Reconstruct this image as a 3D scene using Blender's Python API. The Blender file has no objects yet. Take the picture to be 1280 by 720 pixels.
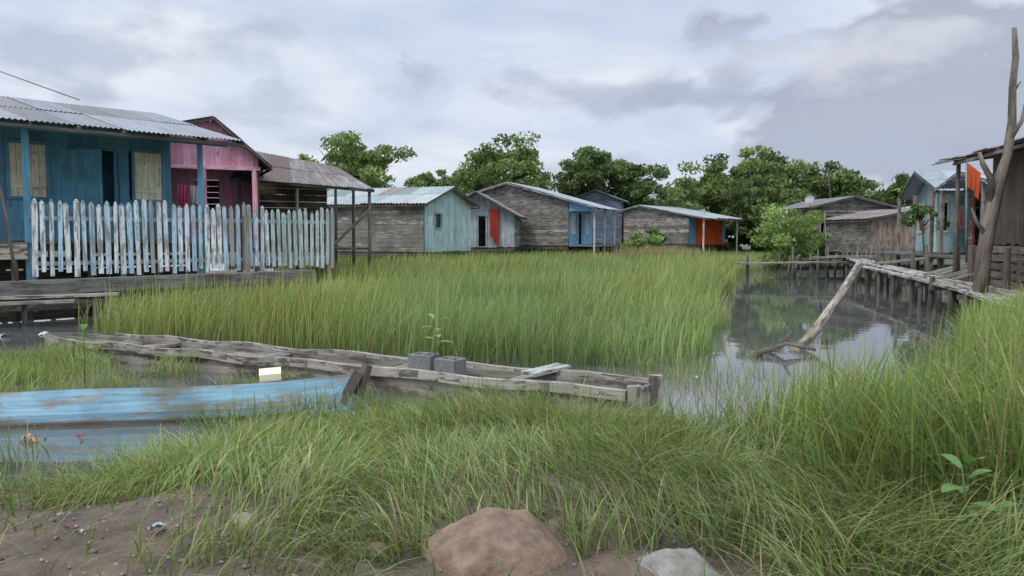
import bpy, math, random
import numpy as np
from mathutils import Vector, Matrix, noise as mnoise
random.seed(7); rng=np.random.default_rng(7)
scene=bpy.context.scene
V=Vector
# ------------------------------------------------------------------ materials
def newmat(name):
    m=bpy.data.materials.new(name); m.use_nodes=True
    nt=m.node_tree; nt.nodes.clear()
    out=nt.nodes.new('ShaderNodeOutputMaterial'); return m,nt,out
def N(nt,t,**k):
    n=nt.nodes.new(t)
    for a,b in k.items():
        if a.startswith('i_'): n.inputs[a[2:].replace('_',' ')].default_value=b
        else: setattr(n,a,b)
    return n
def ramp(nt,stops):
    r=nt.nodes.new('ShaderNodeValToRGB'); e=r.color_ramp.elements
    while len(e)<len(stops): e.new(0.5)
    for i,(p,c) in enumerate(stops):
        e[i].position=p; e[i].color=(c,c,c,1) if isinstance(c,(int,float)) else (*c,1)
    return r
def mixc(nt,a,b,f,mode='MIX'):
    m=nt.nodes.new('ShaderNodeMix'); m.data_type='RGBA'; m.blend_type=mode; m.clamp_factor=True
    L=nt.links
    for sock,val in ((m.inputs[0],f),(m.inputs[6],a),(m.inputs[7],b)):
        if hasattr(val,'links'): L.new(val,sock)
        elif isinstance(val,(int,float)): sock.default_value=val
        else: sock.default_value=(*val,1)
    return m.outputs[2]
def plank_mat(name,wear=0.5,under=(0.17,0.155,0.14),rough=0.85,blot=0.62,edge_soft=0.06):
    m,nt,out=newmat(name); L=nt.links
    uv=N(nt,'ShaderNodeUVMap'); mp=N(nt,'ShaderNodeMapping'); mp.inputs['Scale'].default_value=(1.3,28,1)
    L.new(uv.outputs[0],mp.inputs[0])
    n1=N(nt,'ShaderNodeTexNoise',i_Scale=1.0,i_Detail=7.0,i_Roughness=0.65); L.new(mp.outputs[0],n1.inputs['Vector'])
    col=N(nt,'ShaderNodeAttribute',attribute_name='Col')
    mp2=N(nt,'ShaderNodeMapping'); mp2.inputs['Scale'].default_value=(2.2,11,1); L.new(uv.outputs[0],mp2.inputs[0])
    n2=N(nt,'ShaderNodeTexNoise',i_Scale=1.0,i_Detail=8.0,i_Roughness=0.7); L.new(mp2.outputs[0],n2.inputs['Vector'])
    lo=0.62-0.35*wear
    r2=ramp(nt,[(lo,0.0),(lo+edge_soft,1.0)]); L.new(n2.outputs[0],r2.inputs[0])
    und=N(nt,'ShaderNodeRGB'); und.outputs[0].default_value=(*under,1)
    c=mixc(nt,col.outputs['Color'],und.outputs[0],r2.outputs[0]) if wear>0 else col.outputs['Color']
    r1=ramp(nt,[(0.25,0.5),(0.5,0.95),(0.75,1.3)]); L.new(n1.outputs[0],r1.inputs[0])
    c=mixc(nt,c,r1.outputs[0],1.0,'MULTIPLY')
    tc=N(nt,'ShaderNodeTexCoord')
    n3=N(nt,'ShaderNodeTexNoise',i_Scale=1.7,i_Detail=6.0); L.new(tc.outputs['Object'],n3.inputs['Vector'])
    r3=ramp(nt,[(0.3,(blot,blot*.97,blot*.92)),(0.6,(1.08,1.08,1.08))]); L.new(n3.outputs[0],r3.inputs[0])
    c=mixc(nt,c,r3.outputs[0],1.0,'MULTIPLY')
    b=N(nt,'ShaderNodeBsdfPrincipled',i_Roughness=rough); b.inputs['Specular IOR Level'].default_value=0.25
    L.new(c,b.inputs['Base Color'])
    bp=N(nt,'ShaderNodeBump',i_Strength=0.5,i_Distance=0.01); L.new(n1.outputs[0],bp.inputs['Height']); L.new(bp.outputs[0],b.inputs['Normal'])
    L.new(b.outputs[0],out.inputs[0]); return m
def roof_mat(name,rust=0.4):
    m,nt,out=newmat(name); L=nt.links
    uv=N(nt,'ShaderNodeUVMap'); mp=N(nt,'ShaderNodeMapping'); mp.inputs['Scale'].default_value=(5,0.9,1)
    L.new(uv.outputs[0],mp.inputs[0])
    n1=N(nt,'ShaderNodeTexNoise',i_Scale=1.0,i_Detail=8.0,i_Roughness=0.7); L.new(mp.outputs[0],n1.inputs['Vector'])
    col=N(nt,'ShaderNodeAttribute',attribute_name='Col')
    lo=0.72-0.35*rust
    r=ramp(nt,[(lo-0.05,0.0),(lo+0.1,0.85)]); L.new(n1.outputs[0],r.inputs[0])
    n0=N(nt,'ShaderNodeTexNoise',i_Scale=9.0,i_Detail=4.0); L.new(uv.outputs[0],n0.inputs['Vector'])
    rr=ramp(nt,[(0.35,(0.07,0.045,0.035)),(0.65,(0.16,0.085,0.05))]); L.new(n0.outputs[0],rr.inputs[0])
    c=mixc(nt,col.outputs['Color'],rr.outputs[0],r.outputs[0])
    r1=ramp(nt,[(0.3,0.6),(0.7,1.1)]); L.new(n1.outputs[0],r1.inputs[0])
    c=mixc(nt,c,r1.outputs[0],1.0,'MULTIPLY')
    b=N(nt,'ShaderNodeBsdfPrincipled',i_Roughness=0.65,i_Metallic=0.1); L.new(c,b.inputs['Base Color'])
    L.new(b.outputs[0],out.inputs[0]); return m
def leaf_mat(name,trans=0.3,rough=0.6,spec=0.3):
    m,nt,out=newmat(name); L=nt.links
    col=N(nt,'ShaderNodeAttribute',attribute_name='Col')
    b=N(nt,'ShaderNodeBsdfPrincipled',i_Roughness=rough); b.inputs['Specular IOR Level'].default_value=spec
    t=N(nt,'ShaderNodeBsdfTranslucent'); L.new(col.outputs['Color'],b.inputs['Base Color'])
    c2=mixc(nt,col.outputs['Color'],(1.2,1.2,0.6),1.0,'MULTIPLY'); L.new(c2,t.inputs[0])
    mx=N(nt,'ShaderNodeMixShader'); mx.inputs[0].default_value=trans
    L.new(b.outputs[0],mx.inputs[1]); L.new(t.outputs[0],mx.inputs[2]); L.new(mx.outputs[0],out.inputs[0]); return m
M_wood=plank_mat('weathered_wood',0.35,(0.13,0.115,0.1))
M_paint=plank_mat('painted_planks',0.1,(0.2,0.19,0.17),blot=0.75)
M_worn=plank_mat('worn_paint',0.62,(0.22,0.205,0.18))
M_fence=plank_mat('fence_paint',0.36,(0.38,0.38,0.36),blot=0.82)
M_roof=roof_mat('corrugated_zinc',0.3)
M_roofr=roof_mat('corrugated_rusty',0.75)
M_grass=leaf_mat('grass_blades',0.33,0.6,0.25)
M_leaf=leaf_mat('tree_leaves',0.25,0.65,0.2)
def simple_noise_mat(name,c1,c2,scale,rough=0.9,bump=0.3,dist=0.02,metal=0):
    m,nt,out=newmat(name); L=nt.links
    tc=N(nt,'ShaderNodeTexCoord'); n=N(nt,'ShaderNodeTexNoise',i_Scale=scale,i_Detail=9.0,i_Roughness=0.65)
    L.new(tc.outputs['Object'],n.inputs['Vector'])
    r=ramp(nt,[(0.3,c1),(0.7,c2)]); L.new(n.outputs[0],r.inputs[0])
    b=N(nt,'ShaderNodeBsdfPrincipled',i_Roughness=rough,i_Metallic=metal); L.new(r.outputs[0],b.inputs['Base Color'])
    bp=N(nt,'ShaderNodeBump',i_Strength=bump,i_Distance=dist); L.new(n.outputs[0],bp.inputs['Height']); L.new(bp.outputs[0],b.inputs['Normal'])
    L.new(b.outputs[0],out.inputs[0]); return m
M_rock=simple_noise_mat('brown_rock',(0.10,0.068,0.045),(0.34,0.235,0.16),9,0.9,1.0,0.04)
M_rock2=simple_noise_mat('grey_rock',(0.15,0.135,0.12),(0.4,0.37,0.33),11,0.9,1.0,0.04)
M_conc=simple_noise_mat('concrete',(0.12,0.125,0.125),(0.24,0.24,0.235),25,0.95,0.5,0.01)
M_bark=simple_noise_mat('bark',(0.05,0.042,0.035),(0.15,0.13,0.11),7,0.95,0.7,0.03)
M_cloth=leaf_mat('cloth',0.3,0.9,0.1)
M_metal=simple_noise_mat('dish_metal',(0.25,0.26,0.28),(0.36,0.36,0.38),5,0.5,0.1,0.01,0.3)
# ------------------------------------------------------------------ builders
def empty(name,loc):
    e=bpy.data.objects.new(name,None); e.location=loc; e.empty_display_size=0.3
    scene.collection.objects.link(e); return e
def attach(o,p):
    if p is not None:
        o.parent=p; o.matrix_parent_inverse=Matrix.Translation(-V(p.location))
class MB:
    def __init__(s): s.v=[];s.f=[];s.c=[];s.uv=[];s.sm=[]
    def prism(s,q,n,t,col):
        q=[V(p) for p in q]; n=V(n)
        b=len(s.v); s.v+= [p for p in q]+[p+n*t for p in q]
        ex=(q[1]-q[0]); 
        if ex.length<1e-4: ex=(q[2]-q[3])
        ex.normalize(); ey=n.cross(ex).normalized()
        if (q[3]-q[0]).length>(q[1]-q[0]).length: ex,ey=ey,ex
        o=(random.uniform(0,50),random.uniform(0,50))
        def U(i):
            d=s.v[b+i]-q[0]; return (d.dot(ex)+o[0],d.dot(ey)+d.dot(n)+o[1])
        for f in ((3,2,1,0),(4,5,6,7),(0,1,5,4),(1,2,6,5),(2,3,7,6),(3,0,4,7)):
            s.f.append([b+i for i in f]); s.c.append(col); s.sm.append(False)
            s.uv+= [U(i) for i in f]
    def beam(s,p0,p1,w,h,col,up=(0,0,1)):
        p0=V(p0);p1=V(p1); d=(p1-p0).normalized(); up=V(up)
        if abs(d.dot(up))>0.95: up=V((0,1,0)) if abs(d.y)<0.9 else V((1,0,0))
        sd=d.cross(up).normalized(); u2=sd.cross(d).normalized()
        a=p0-sd*w/2-u2*h/2
        s.prism([a,a+(p1-p0),a+(p1-p0)+sd*w,a+sd*w],u2,h,col)
    def tube(s,pts,rad,col,n=8,rough=0.0,cap=True):
        pts=[V(p) for p in pts]; b=len(s.v); L=0; Ls=[]
        for i,p in enumerate(pts):
            if i: L+=(p-pts[i-1]).length
            Ls.append(L)
            d=(pts[min(i+1,len(pts)-1)]-pts[max(i-1,0)]).normalized()
            ref=V((1,0,0)) if abs(d.x)<0.8 else V((0,1,0))
            a=d.cross(ref).normalized(); c=d.cross(a).normalized()
            for k in range(n):
                an=2*math.pi*k/n; r=rad[i]*(1+random.uniform(-rough,rough))
                s.v.append(p+(a*math.cos(an)+c*math.sin(an))*r)
        off=random.uniform(0,40)
        for i in range(len(pts)-1):
            for k in range(n):
                k2=(k+1)%n
                s.f.append([b+i*n+k,b+i*n+k2,b+(i+1)*n+k2,b+(i+1)*n+k]); s.c.append(col); s.sm.append(True)
                r=rad[i]*6.28/n
                s.uv+=[(Ls[i]+off,k*r),(Ls[i]+off,(k+1)*r),(Ls[i+1]+off,(k+1)*r),(Ls[i+1]+off,k*r)]
        if cap:
            for i,rev in ((0,False),(len(pts)-1,True)):
                ids=[b+i*n+k for k in range(n)]
                if not rev: ids=ids[::-1]
                s.f.append(ids); s.c.append(col); s.sm.append(False); s.uv+=[(off,k*0.02) for k in range(n)]
    def corr(s,A,B,C,D,col,pitch=0.09,amp=0.012,seg=4,sheet=0.82,var=0.14,rows=2,altcols=None):
        A,B,C,D=map(V,(A,B,C,D)); W=(B-A).length; n=(B-A).cross(D-A).normalized()
        if n.z<0: n=-n
        ns=max(1,int(round(W/sheet)))
        for i in range(ns):
            for r in range(rows):
                base=random.choice(altcols) if altcols and random.random()<0.35 else col
                k=1+random.uniform(-var,var); cc=tuple(min(1,x*k) for x in base)
                v0=r/rows; v1=(r+1)/rows+ (0.03 if r<rows-1 else 0)
                lift=random.uniform(0.0,0.012)+r*0.012
                ex=random.uniform(-0.02,0.05) if r==0 else 0
                m=max(4,int(W/ns/pitch*seg)); b=len(s.v); ou=random.uniform(0,30)
                for j in range(m+1):
                    u=(i+j/m*1.02)/ns
                    h=amp*math.sin(j/seg*2*math.pi)+lift
                    P0=A.lerp(B,u); P1=D.lerp(C,u)
                    s.v.append(P0.lerp(P1,v0-ex)+n*h); s.v.append(P0.lerp(P1,v1)+n*h)
                Ln=(D-A).length
                for j in range(m):
                    s.f.append([b+2*j,b+2*j+2,b+2*j+3,b+2*j+1]); s.c.append(cc); s.sm.append(True)
                    u0=ou+j/m*sheet; u1=ou+(j+1)/m*sheet
                    s.uv+=[(u0,v0*Ln),(u1,v0*Ln),(u1,v1*Ln),(u0,v1*Ln)]
    def obj(s,name,mat,parent=None):
        me=bpy.data.meshes.new(name); me.from_pydata([tuple(p) for p in s.v],[],s.f); 
        a=me.attributes.new('Col','FLOAT_COLOR','FACE')
        a.data.foreach_set('color',[x for c in s.c for x in (*c,1.0)])
        u=me.uv_layers.new(name='UVMap'); u.data.foreach_set('uv',[x for p in s.uv for x in p])
        me.polygons.foreach_set('use_smooth',s.sm)
        me.materials.append(mat); o=bpy.data.objects.new(name,me); scene.collection.objects.link(o); attach(o,parent); return o
def jit(c,k=0.12):
    f=1+random.uniform(-k,k); return tuple(x*f*(1+random.uniform(-0.03,0.03)) for x in c)
def lerpprof(prof,x):
    if x<=prof[0][0]: return prof[0][1]
    for (a,za),(b,zb) in zip(prof,prof[1:]):
        if x<=b: return za+(zb-za)*(x-a)/(b-a)
    return prof[-1][1]
def ext(prof,z):
    xs=[prof[0][0]+(prof[-1][0]-prof[0][0])*i/200 for i in range(201)]
    ok=[x for x in xs if lerpprof(prof,x)>=z-1e-4]
    return (ok[0],ok[-1]) if ok else None
def wall(mb,o,ex,n,prof,z0,d='h',pw=0.18,cols=((0.3,0.28,0.25),),holes=(),topcols=None,t=0.022):
    o=V((o[0],o[1],0)); ex=V((*ex,0)); n=V((*n,0)); zmax=max(p[1] for p in prof)
    def P(x,z,k): return o+ex*x+V((0,0,z))+n*k
    if d=='h':
        z=z0
        while z<zmax-0.01:
            zb=min(z+pw*random.uniform(0.85,1.12),zmax-0.002); a=ext(prof,z+0.001); b=ext(prof,zb)
            if not a: break
            if not b: b=((a[0]+a[1])/2-0.01,(a[0]+a[1])/2+0.01)
            zm=(z+zb)/2; cuts=[(a[0],b[0],a[1],b[1])]
            for h in holes:
                if h[2]<zm<h[3]:
                    new=[]
                    for c in cuts:
                        if h[0]<c[2] and h[1]>c[0]:
                            if h[0]>c[0]+0.02: new.append((c[0],c[1],h[0],h[0]))
                            if h[1]<c[2]-0.02: new.append((h[1],h[1],c[2],c[3]))
                        else: new.append(c)
                    cuts=new
            fin=[]
            for c in cuts:
                if c[2]-c[0]>2.2 and random.random()<0.6:
                    m=random.uniform(c[0]+0.8,c[2]-0.8); fin+=[(c[0],c[1],m-0.003,m-0.003),(m+0.003,m+0.003,c[2],c[3])]
                else: fin.append(c)
            for c in fin:
                k=random.uniform(0,0.012); pal=topcols if (topcols and z>zmax-(zmax-z0)*0.45) else cols
                tl=random.uniform(-0.006,0.006)
                mb.prism([P(c[0],z+0.008,k),P(c[2],z+0.008+tl,k),P(c[3],zb+tl,k),P(c[1],zb,k)],n,t,jit(random.choice(pal),0.22))
            z=zb
    else:
        x=prof[0][0]; X=prof[-1][0]
        while x<X-0.01:
            xb=min(x+pw*random.uniform(0.88,1.1),X); xm=(x+xb)/2
            segs=[(z0+random.uniform(-0.03,0.02),None)]
            for h in sorted(holes,key=lambda h:h[2]):
                if h[0]<xm<h[1]:
                    last=segs.pop(); segs.append((last[0],h[2])); segs.append((h[3],None))
            k=random.uniform(0,0.01); cc=jit(random.choice(cols),0.15)
            for a,b in segs:
                ta=lerpprof(prof,x) if b is None else b; tb=lerpprof(prof,xb) if b is None else b
                if ta-a<0.03: continue
                mb.prism([P(x+0.004,a,k),P(xb,a,k),P(xb,tb,k),P(x+0.004,ta,k)],n,t,cc)
            x=xb
def opening(mb,o,ex,n,h,kind,col,fcol):
    o=V((o[0],o[1],0)); ex=V((*ex,0)); n=V((*n,0)); x0,x1,z0,z1=h
    def P(x,z,k): return o+ex*x+V((0,0,z))+n*k
    fw=0.06
    for a,b,c,d in ((x0-fw,x1+fw,z1,z1+fw),(x0-fw,x1+fw,z0-fw,z0),(x0-fw,x0,z0+0.001,z1-0.001),(x1,x1+fw,z0+0.001,z1-0.001)):
        mb.prism([P(a,c,0.002),P(b,c,0.002),P(b,d,0.002),P(a,d,0.002)],n,0.05,jit(fcol,0.05))
    if kind=='shutter':
        k=int((x1-x0)/0.16)+1
        for i in range(k):
            a=x0+(x1-x0)*i/k+0.004; b=x0+(x1-x0)*(i+1)/k-0.002
            mb.prism([P(a,z0+0.005,0.003),P(b,z0+0.005,0.003),P(b,z1-0.005,0.003),P(a,z1-0.005,0.003)],n,0.022,jit(col,0.08))
        for zz in (z0+0.15*(z1-z0),z0+0.8*(z1-z0)):
            mb.prism([P(x0+0.02,zz,0.026),P(x1-0.02,zz,0.026),P(x1-0.02,zz+0.07,0.026),P(x0+0.02,zz+0.07,0.026)],n,0.02,jit(col,0.05))
    elif kind=='bars':
        k=max(3,int((x1-x0)/0.13))
        for i in range(1,k):
            a=x0+(x1-x0)*i/k
            mb.prism([P(a-0.02,z0,0.0),P(a+0.02,z0,0.0),P(a+0.02,z1,0.0),P(a-0.02,z1,0.0)],n,0.025,jit(col,0.05))
def house(name,pos,ang,W,D,zf,prof,axis,walls,roofcol=(0.36,0.38,0.41),roofmat=None,oh=(0.3,0.3,0.3,0.3),pitch=0.09,
          stilt=(0.1,0.085,0.07),wallmat=None,altcols=None,stilts=True,trim=None,ohslope=(0.35,0.35),rows=2):
    """local frame: x along front (left to right seen from outside), y to the back."""
    a=math.radians(ang); ex=(math.cos(a),math.sin(a)); ey=(-math.sin(a),math.cos(a))
    E=empty(name,(pos[0],pos[1],0))
    def Wd(x,y,z): return V((pos[0]+ex[0]*x+ey[0]*y,pos[1]+ex[1]*x+ey[1]*y,z))
    def neg(t): return (-t[0],-t[1])
    if axis=='y':
        fprof=[(x,z-0.03) for x,z in prof]; zl,zr=prof[0][1]-0.03,prof[-1][1]-0.03
        tops=dict(front=fprof,back=[(W-x,z) for x,z in reversed(fprof)],left=[(0,zl),(D,zl)],right=[(0,zr),(D,zr)])
    else:
        sprof=[(x,z-0.03) for x,z in prof]; z0_,z1_=prof[0][1]-0.03,prof[-1][1]-0.03
        tops=dict(front=[(0,z0_),(W,z0_)],back=[(0,z1_),(W,z1_)],right=sprof,left=[(D-x,z) for x,z in reversed(sprof)])
    frames=dict(front=(Wd(0,0,0),ex,neg(ey)),right=(Wd(W,0.03,0),ey,ex),back=(Wd(W,D,0),neg(ex),ey),left=(Wd(0,D,0),neg(ey),neg(ex)))
    defc=[(0.24,0.225,0.2),(0.3,0.285,0.26),(0.19,0.175,0.155)]
    for side in ('front','right','back','left'):
        wd=walls.get(side,{})
        if wd is None: continue
        o,dx,n=frames[side]; mb=MB(); holes=wd.get('holes',[])
        wall(mb,o,dx,n,tops[side],zf if 'z0' not in wd else wd['z0'],wd.get('dir','h'),wd.get('pw',0.2),wd.get('cols',defc),[h[:4] for h in holes],wd.get('top'))
        mb.obj(side+'_wall',wd.get('mat',wallmat or M_wood),E)
        if holes:
            mo=MB()
            for h in holes: opening(mo,V(o)+V((*n,0))*0.02,dx,n,h[:4],h[4],h[5],h[6])
            mo.obj(side+'_openings',M_paint,E)
    mr=MB(); y0,y1=-oh[0],(D if axis=='y' else W)+oh[1]
    if axis=='x': y0,y1=-oh[2],W+oh[3]
    P=[tuple(p) for p in prof]
    def extp(a,b,d):
        k=(a[1]-b[1])/(a[0]-b[0]); s=-1 if a[0]<b[0] else 1
        return (a[0]+s*d,a[1]+s*d*k)
    P[0]=extp(P[0],P[1],ohslope[0]); P[-1]=extp(P[-1],P[-2],ohslope[1])
    fb=MB()
    for p,q in zip(P,P[1:]):
        lo,hi=(p,q) if p[1]<q[1] else (q,p)
        if axis=='y': pts=[Wd(lo[0],y0,lo[1]+.03),Wd(lo[0],y1,lo[1]+.03),Wd(hi[0],y1,hi[1]+.03),Wd(hi[0],y0,hi[1]+.03)]
        else: pts=[Wd(y0,lo[0],lo[1]+.03),Wd(y1,lo[0],lo[1]+.03),Wd(y1,hi[0],hi[1]+.03),Wd(y0,hi[0],hi[1]+.03)]
        mr.corr(*pts,roofcol,pitch=pitch,amp=pitch*0.16,altcols=altcols,rows=rows)
        dn=V((0,0,-0.055))
        tc=trim or stilt
        fb.beam(pts[0]+dn,pts[3]+dn,0.04,0.07,tc); fb.beam(pts[1]+dn,pts[2]+dn,0.04,0.07,tc)
        nr=int((pts[1]-pts[0]).length/0.8)
        for i in range(1,nr):
            u=i/nr; fb.beam(pts[0].lerp(pts[1],u)+dn,pts[3].lerp(pts[2],u)+dn,0.05,0.06,stilt)
        fb.beam(pts[0]+dn*1.9,pts[1]+dn*1.9,0.05,0.06,tc)
    mr.obj('roof',roofmat or M_roof,E); fb.obj('rafters',M_wood,E)
    ms=MB()
    ms.beam(Wd(W/2,0.02,zf-0.06),Wd(W/2,D-0.02,zf-0.06),W-0.04,0.1,(0.13,0.115,0.1))
    nx=max(2,int(W/1.3)+1); ny=max(2,int(D/1.6)+1)
    if stilts:
        for i in range(nx):
            for j in range(ny):
                x=0.08+(W-0.16)*i/(nx-1); y=0.08+(D-0.16)*j/(ny-1); p=Wd(x,y,zf-0.1); q=p.copy(); q.z=-0.5
                q.x+=random.uniform(-.05,.05)
                ms.tube([q,p],[0.06,0.055],jit(stilt,.3),6)
    for j in (0.0,D): ms.beam(Wd(0,j,zf-0.16),Wd(W,j,zf-0.16),0.08,0.1,stilt)
    ms.obj('stilts_and_floor',M_wood,E)
    return E,Wd
GW=[(0.29,0.275,0.25),(0.35,0.34,0.315),(0.23,0.215,0.195),(0.31,0.285,0.25)]
DK=[(0.11,0.09,0.075),(0.15,0.125,0.1),(0.085,0.07,0.06)]
BLUE=(0.125,0.305,0.42); PBLUE=(0.2,0.46,0.68); TEAL=(0.2,0.38,0.36)
# ------------------------------------------------------------------ house 1 : blue
bl=[BLUE,(0.13,0.32,0.44),(0.115,0.285,0.4)]
CR=(0.78,0.74,0.54)
E1,W1=house('blue_wooden_house',(-11.77,13.97),47.1,5.9,5.0,1.42,[(0,4.0),(2.4,4.56),(5,3.8)],'x',
  dict(front=dict(dir='v',pw=0.3,cols=bl,mat=M_paint,holes=[(2.67,3.33,2.3,3.36,'shutter',CR,BLUE),
        (3.95,4.75,1.45,3.33,'none',BLUE,BLUE),(5.08,5.68,2.32,3.36,'shutter',CR,BLUE),(0.6,1.3,2.3,3.36,'shutter',CR,BLUE)]),
       right=dict(dir='v',cols=bl,mat=M_paint),left=dict(dir='v',cols=bl,mat=M_paint),back=dict(cols=bl,mat=M_paint)),
  roofcol=(0.29,0.31,0.34),oh=(0,0,0.8,0.75),ohslope=(1.95,0.4),stilt=(0.16,0.15,0.13),trim=(0.1,0.09,0.08),altcols=[(0.22,0.22,0.22),(0.35,0.37,0.4)])
mp=MB()
for x in (-0.4,2.55,5.87): mp.beam(W1(x,-1.5,0.7),W1(x,-1.5,3.5),0.09,0.09,(0.14,0.36,0.5))
mp.beam(W1(-0.7,-1.5,3.52),W1(6.5,-1.5,3.52),0.07,0.11,(0.1,0.22,0.3))
mp.obj('porch_posts',M_paint,E1)
mp=MB()
n=36
for i in range(n):
    x=-0.5+6.4*i/n; mp.beam(W1(x+0.08,-1.6,1.39),W1(x+0.08,-0.03,1.39),0.165,0.03,jit((0.22,0.2,0.17)))
mp.beam(W1(-0.5,-1.57,1.24),W1(2.5,-1.57,1.24),0.03,0.3,(0.55,0.51,0.41),up=(0,0,1))
mp.beam(W1(2.5,-1.5,1.3),W1(5.9,-1.5,1.3),0.06,0.12,(0.12,0.1,0.085))
for x in (-0.3,1.0,2.3,3.6,4.9,5.8): mp.tube([W1(x,-1.5,-0.5),W1(x,-1.5,1.34)],[0.07,0.06],(0.09,0.08,0.065),7)
for z in (0.25,0.5,0.75,1.0): mp.beam(W1(-0.5,-0.9,z),W1(6.0,-0.9,z),0.03,0.22,jit((0.07,0.06,0.05),.3))  # added dark boards under the deck, blocking light from behind so it stays black
mp.obj('porch_deck',M_wood,E1)
mp=MB()
mp.prism([W1(3.2,1.0,1.45),W1(5.6,1.0,1.45),W1(5.6,1.0,3.7),W1(3.2,1.0,3.7)],(0.733,-0.68,0),0.02,(0.15,0.36,0.46))
mp.prism([W1(3.6,-0.02,1.45),W1(4.2,-0.62,1.45),W1(4.2,-0.62,3.3),W1(3.6,-0.02,3.3)],(-0.05,-0.03,0),0.5,(0.12,0.31,0.42))
mp.obj('inner_partition_and_door',M_paint,E1)
Ew=empty('plank_walkway',(-9,14,0)); mw=MB()
for k in range(3): mw.beam(W1(0.6,-1.75-0.16*k,0.68),W1(8.3,-1.75-0.16*k,0.70),0.14,0.05,jit((0.28,0.265,0.24)))
for x in (1,2.4,3.9,5.4,6.9,8.2): mw.tube([W1(x,-1.95,-0.5),W1(x,-1.95,0.66)],[0.055,0.05],(0.08,0.07,0.06),7)
mw.beam(W1(0.6,-2.13,0.55),W1(8.3,-2.13,0.59),0.03,0.2,(0.2,0.185,0.165))
mw.beam(W1(0.6,-2.10,0.25),W1(8.3,-2.10,0.27),0.03,0.16,(0.06,0.053,0.045))
mw.beam((-11.5,12.6,0.42),(-6.9,14.0,0.5),0.22,0.05,(0.4,0.38,0.33))
mw.beam((-11.5,12.25,0.33),(-7.4,13.5,0.42),0.2,0.05,(0.32,0.3,0.26))
for p in ((-9.6,12.9),(-8.2,13.4),(-7.2,13.8)): mw.tube([(p[0],p[1],-0.5),(p[0],p[1],0.42)],[0.05,0.045],(0.08,0.07,0.06),7)
mw.obj('boards',M_wood,Ew)
# picket fence
Ef=empty('picket_fence',(-6.6,17,0)); mf=MB(); mr_=MB()
L=9.05-2.55; k=int(L/0.142)
for i in range(k+1):
    x=2.6+L*i/k; y=-1.62+random.uniform(-0.008,0.008)
    top=2.2+random.uniform(-0.07,0.05)-(0.06 if x>7 else 0)+0.03*math.sin(x*3); bot=0.8+random.uniform(-0.07,0.05)
    w=0.09*random.uniform(0.8,1.15); ln=random.uniform(-0.03,0.03)
    c=random.choice([(0.86,0.88,0.87),(0.8,0.85,0.86),(0.84,0.86,0.84),(0.8,0.84,0.86),(0.5,0.7,0.82),(0.6,0.76,0.84)]) if x<7.4 else random.choice([(0.55,0.66,0.62),(0.66,0.74,0.7),(0.48,0.6,0.58)])
    if random.random()<0.05: c=(0.4,0.4,0.36)
    c=jit(c,0.1); n_=(W1(0,-1,0)-W1(0,0,0))
    sh=random.uniform(0.04,0.09)
    mf.prism([W1(x-w/2,y,bot),W1(x+w/2,y,bot),W1(x+w/2+ln,y,top-sh),W1(x-w/2+ln,y,top-sh)],n_,0.018,c)
    mf.prism([W1(x-w/2+ln,y,top-sh),W1(x+w/2+ln,y,top-sh),W1(x+0.012+ln,y,top),W1(x-0.012+ln,y,top)],n_,0.018,c)
mf.obj('pickets',M_fence,Ef)
for z in (1.0,1.85): mr_.beam(W1(2.55,-1.58,z),W1(9.1,-1.58,z),0.04,0.08,(0.25,0.5,0.62))
for x in (2.6,4.2,5.8): mr_.beam(W1(x,-1.55,0.1),W1(x,-1.55,2.15),0.08,0.08,(0.12,0.33,0.45))
for x in (6.8,7.9,9.05): mr_.beam(W1(x,-1.72 if x<7 else -1.55,-0.3),W1(x,-1.72 if x<7 else -1.55,2.0),0.09,0.09,(0.3,0.27,0.21))
mr_.obj('rails_and_posts',M_fence,Ef)
mq=MB()
for i in range(30):
    x=2.7+3.1*i/30; mq.beam(W1(x,-1.42,1.42),W1(x,-1.42,2.1),0.07,0.02,(0.24,0.5,0.67))
mq.obj('porch_railing',M_paint,E1)
ms=MB(); ms.tube([(-8.85,14.3,0.6),(-9.0,14.25,2.0),(-9.25,14.2,3.4)],[0.03,0.027,0.02],(0.2,0.18,0.15),6); ms.obj('leaning_pole',M_wood)
# ------------------------------------------------------------------ house 2 : pink
PINK=(0.74,0.35,0.46); pk=[PINK,(0.77,0.38,0.49),(0.7,0.33,0.43)]
a=math.radians(25); ex=(math.cos(a),math.sin(a)); 
E2,W2=house('pink_wooden_house',(-8.9-2.2*ex[0],21-2.2*ex[1]),25,4.4,4.5,1.3,[(0,3.85),(3.26,4.6),(4.4,3.65)],'y',
  dict(front=dict(dir='v',pw=0.2,cols=pk,mat=M_paint,holes=[],z0=3.35),right=dict(dir='v',cols=DK),left=dict(cols=pk,mat=M_paint),back=dict(cols=pk,mat=M_paint)),
  roofcol=(0.34,0.31,0.3),ohslope=(0.3,0.3),oh=(0.35,0.2,0,0),trim=(0.07,0.055,0.05),altcols=[(0.2,0.12,0.09)])
mp=MB()
for x in (3.0,4.3): mp.beam(W2(x,-0.03,1.2),W2(x,-0.03,3.36),0.11,0.11,(0.78,0.4,0.52))
mp.beam(W2(0,-0.05,3.34),W2(4.45,-0.05,3.34),0.05,0.1,(0.8,0.45,0.55))
wall(mp,W2(0,1.4,0),ex,(ex[1],-ex[0]),[(0,3.5),(4.4,3.5)],1.3,'v',0.2,pk,[(2.9,3.5,1.35,3.1)])
mp.beam(W2(0,-0.03,1.95),W2(4.4,-0.03,1.95),0.04,0.06,(0.75,0.4,0.5))
for i in range(20): mp.beam(W2(0.1+i*0.22,-0.03,1.3),W2(0.1+i*0.22,-0.03,1.93),0.05,0.02,jit((0.65,0.5,0.55)))
mp.obj('porch_parts',M_paint,E2)
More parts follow.
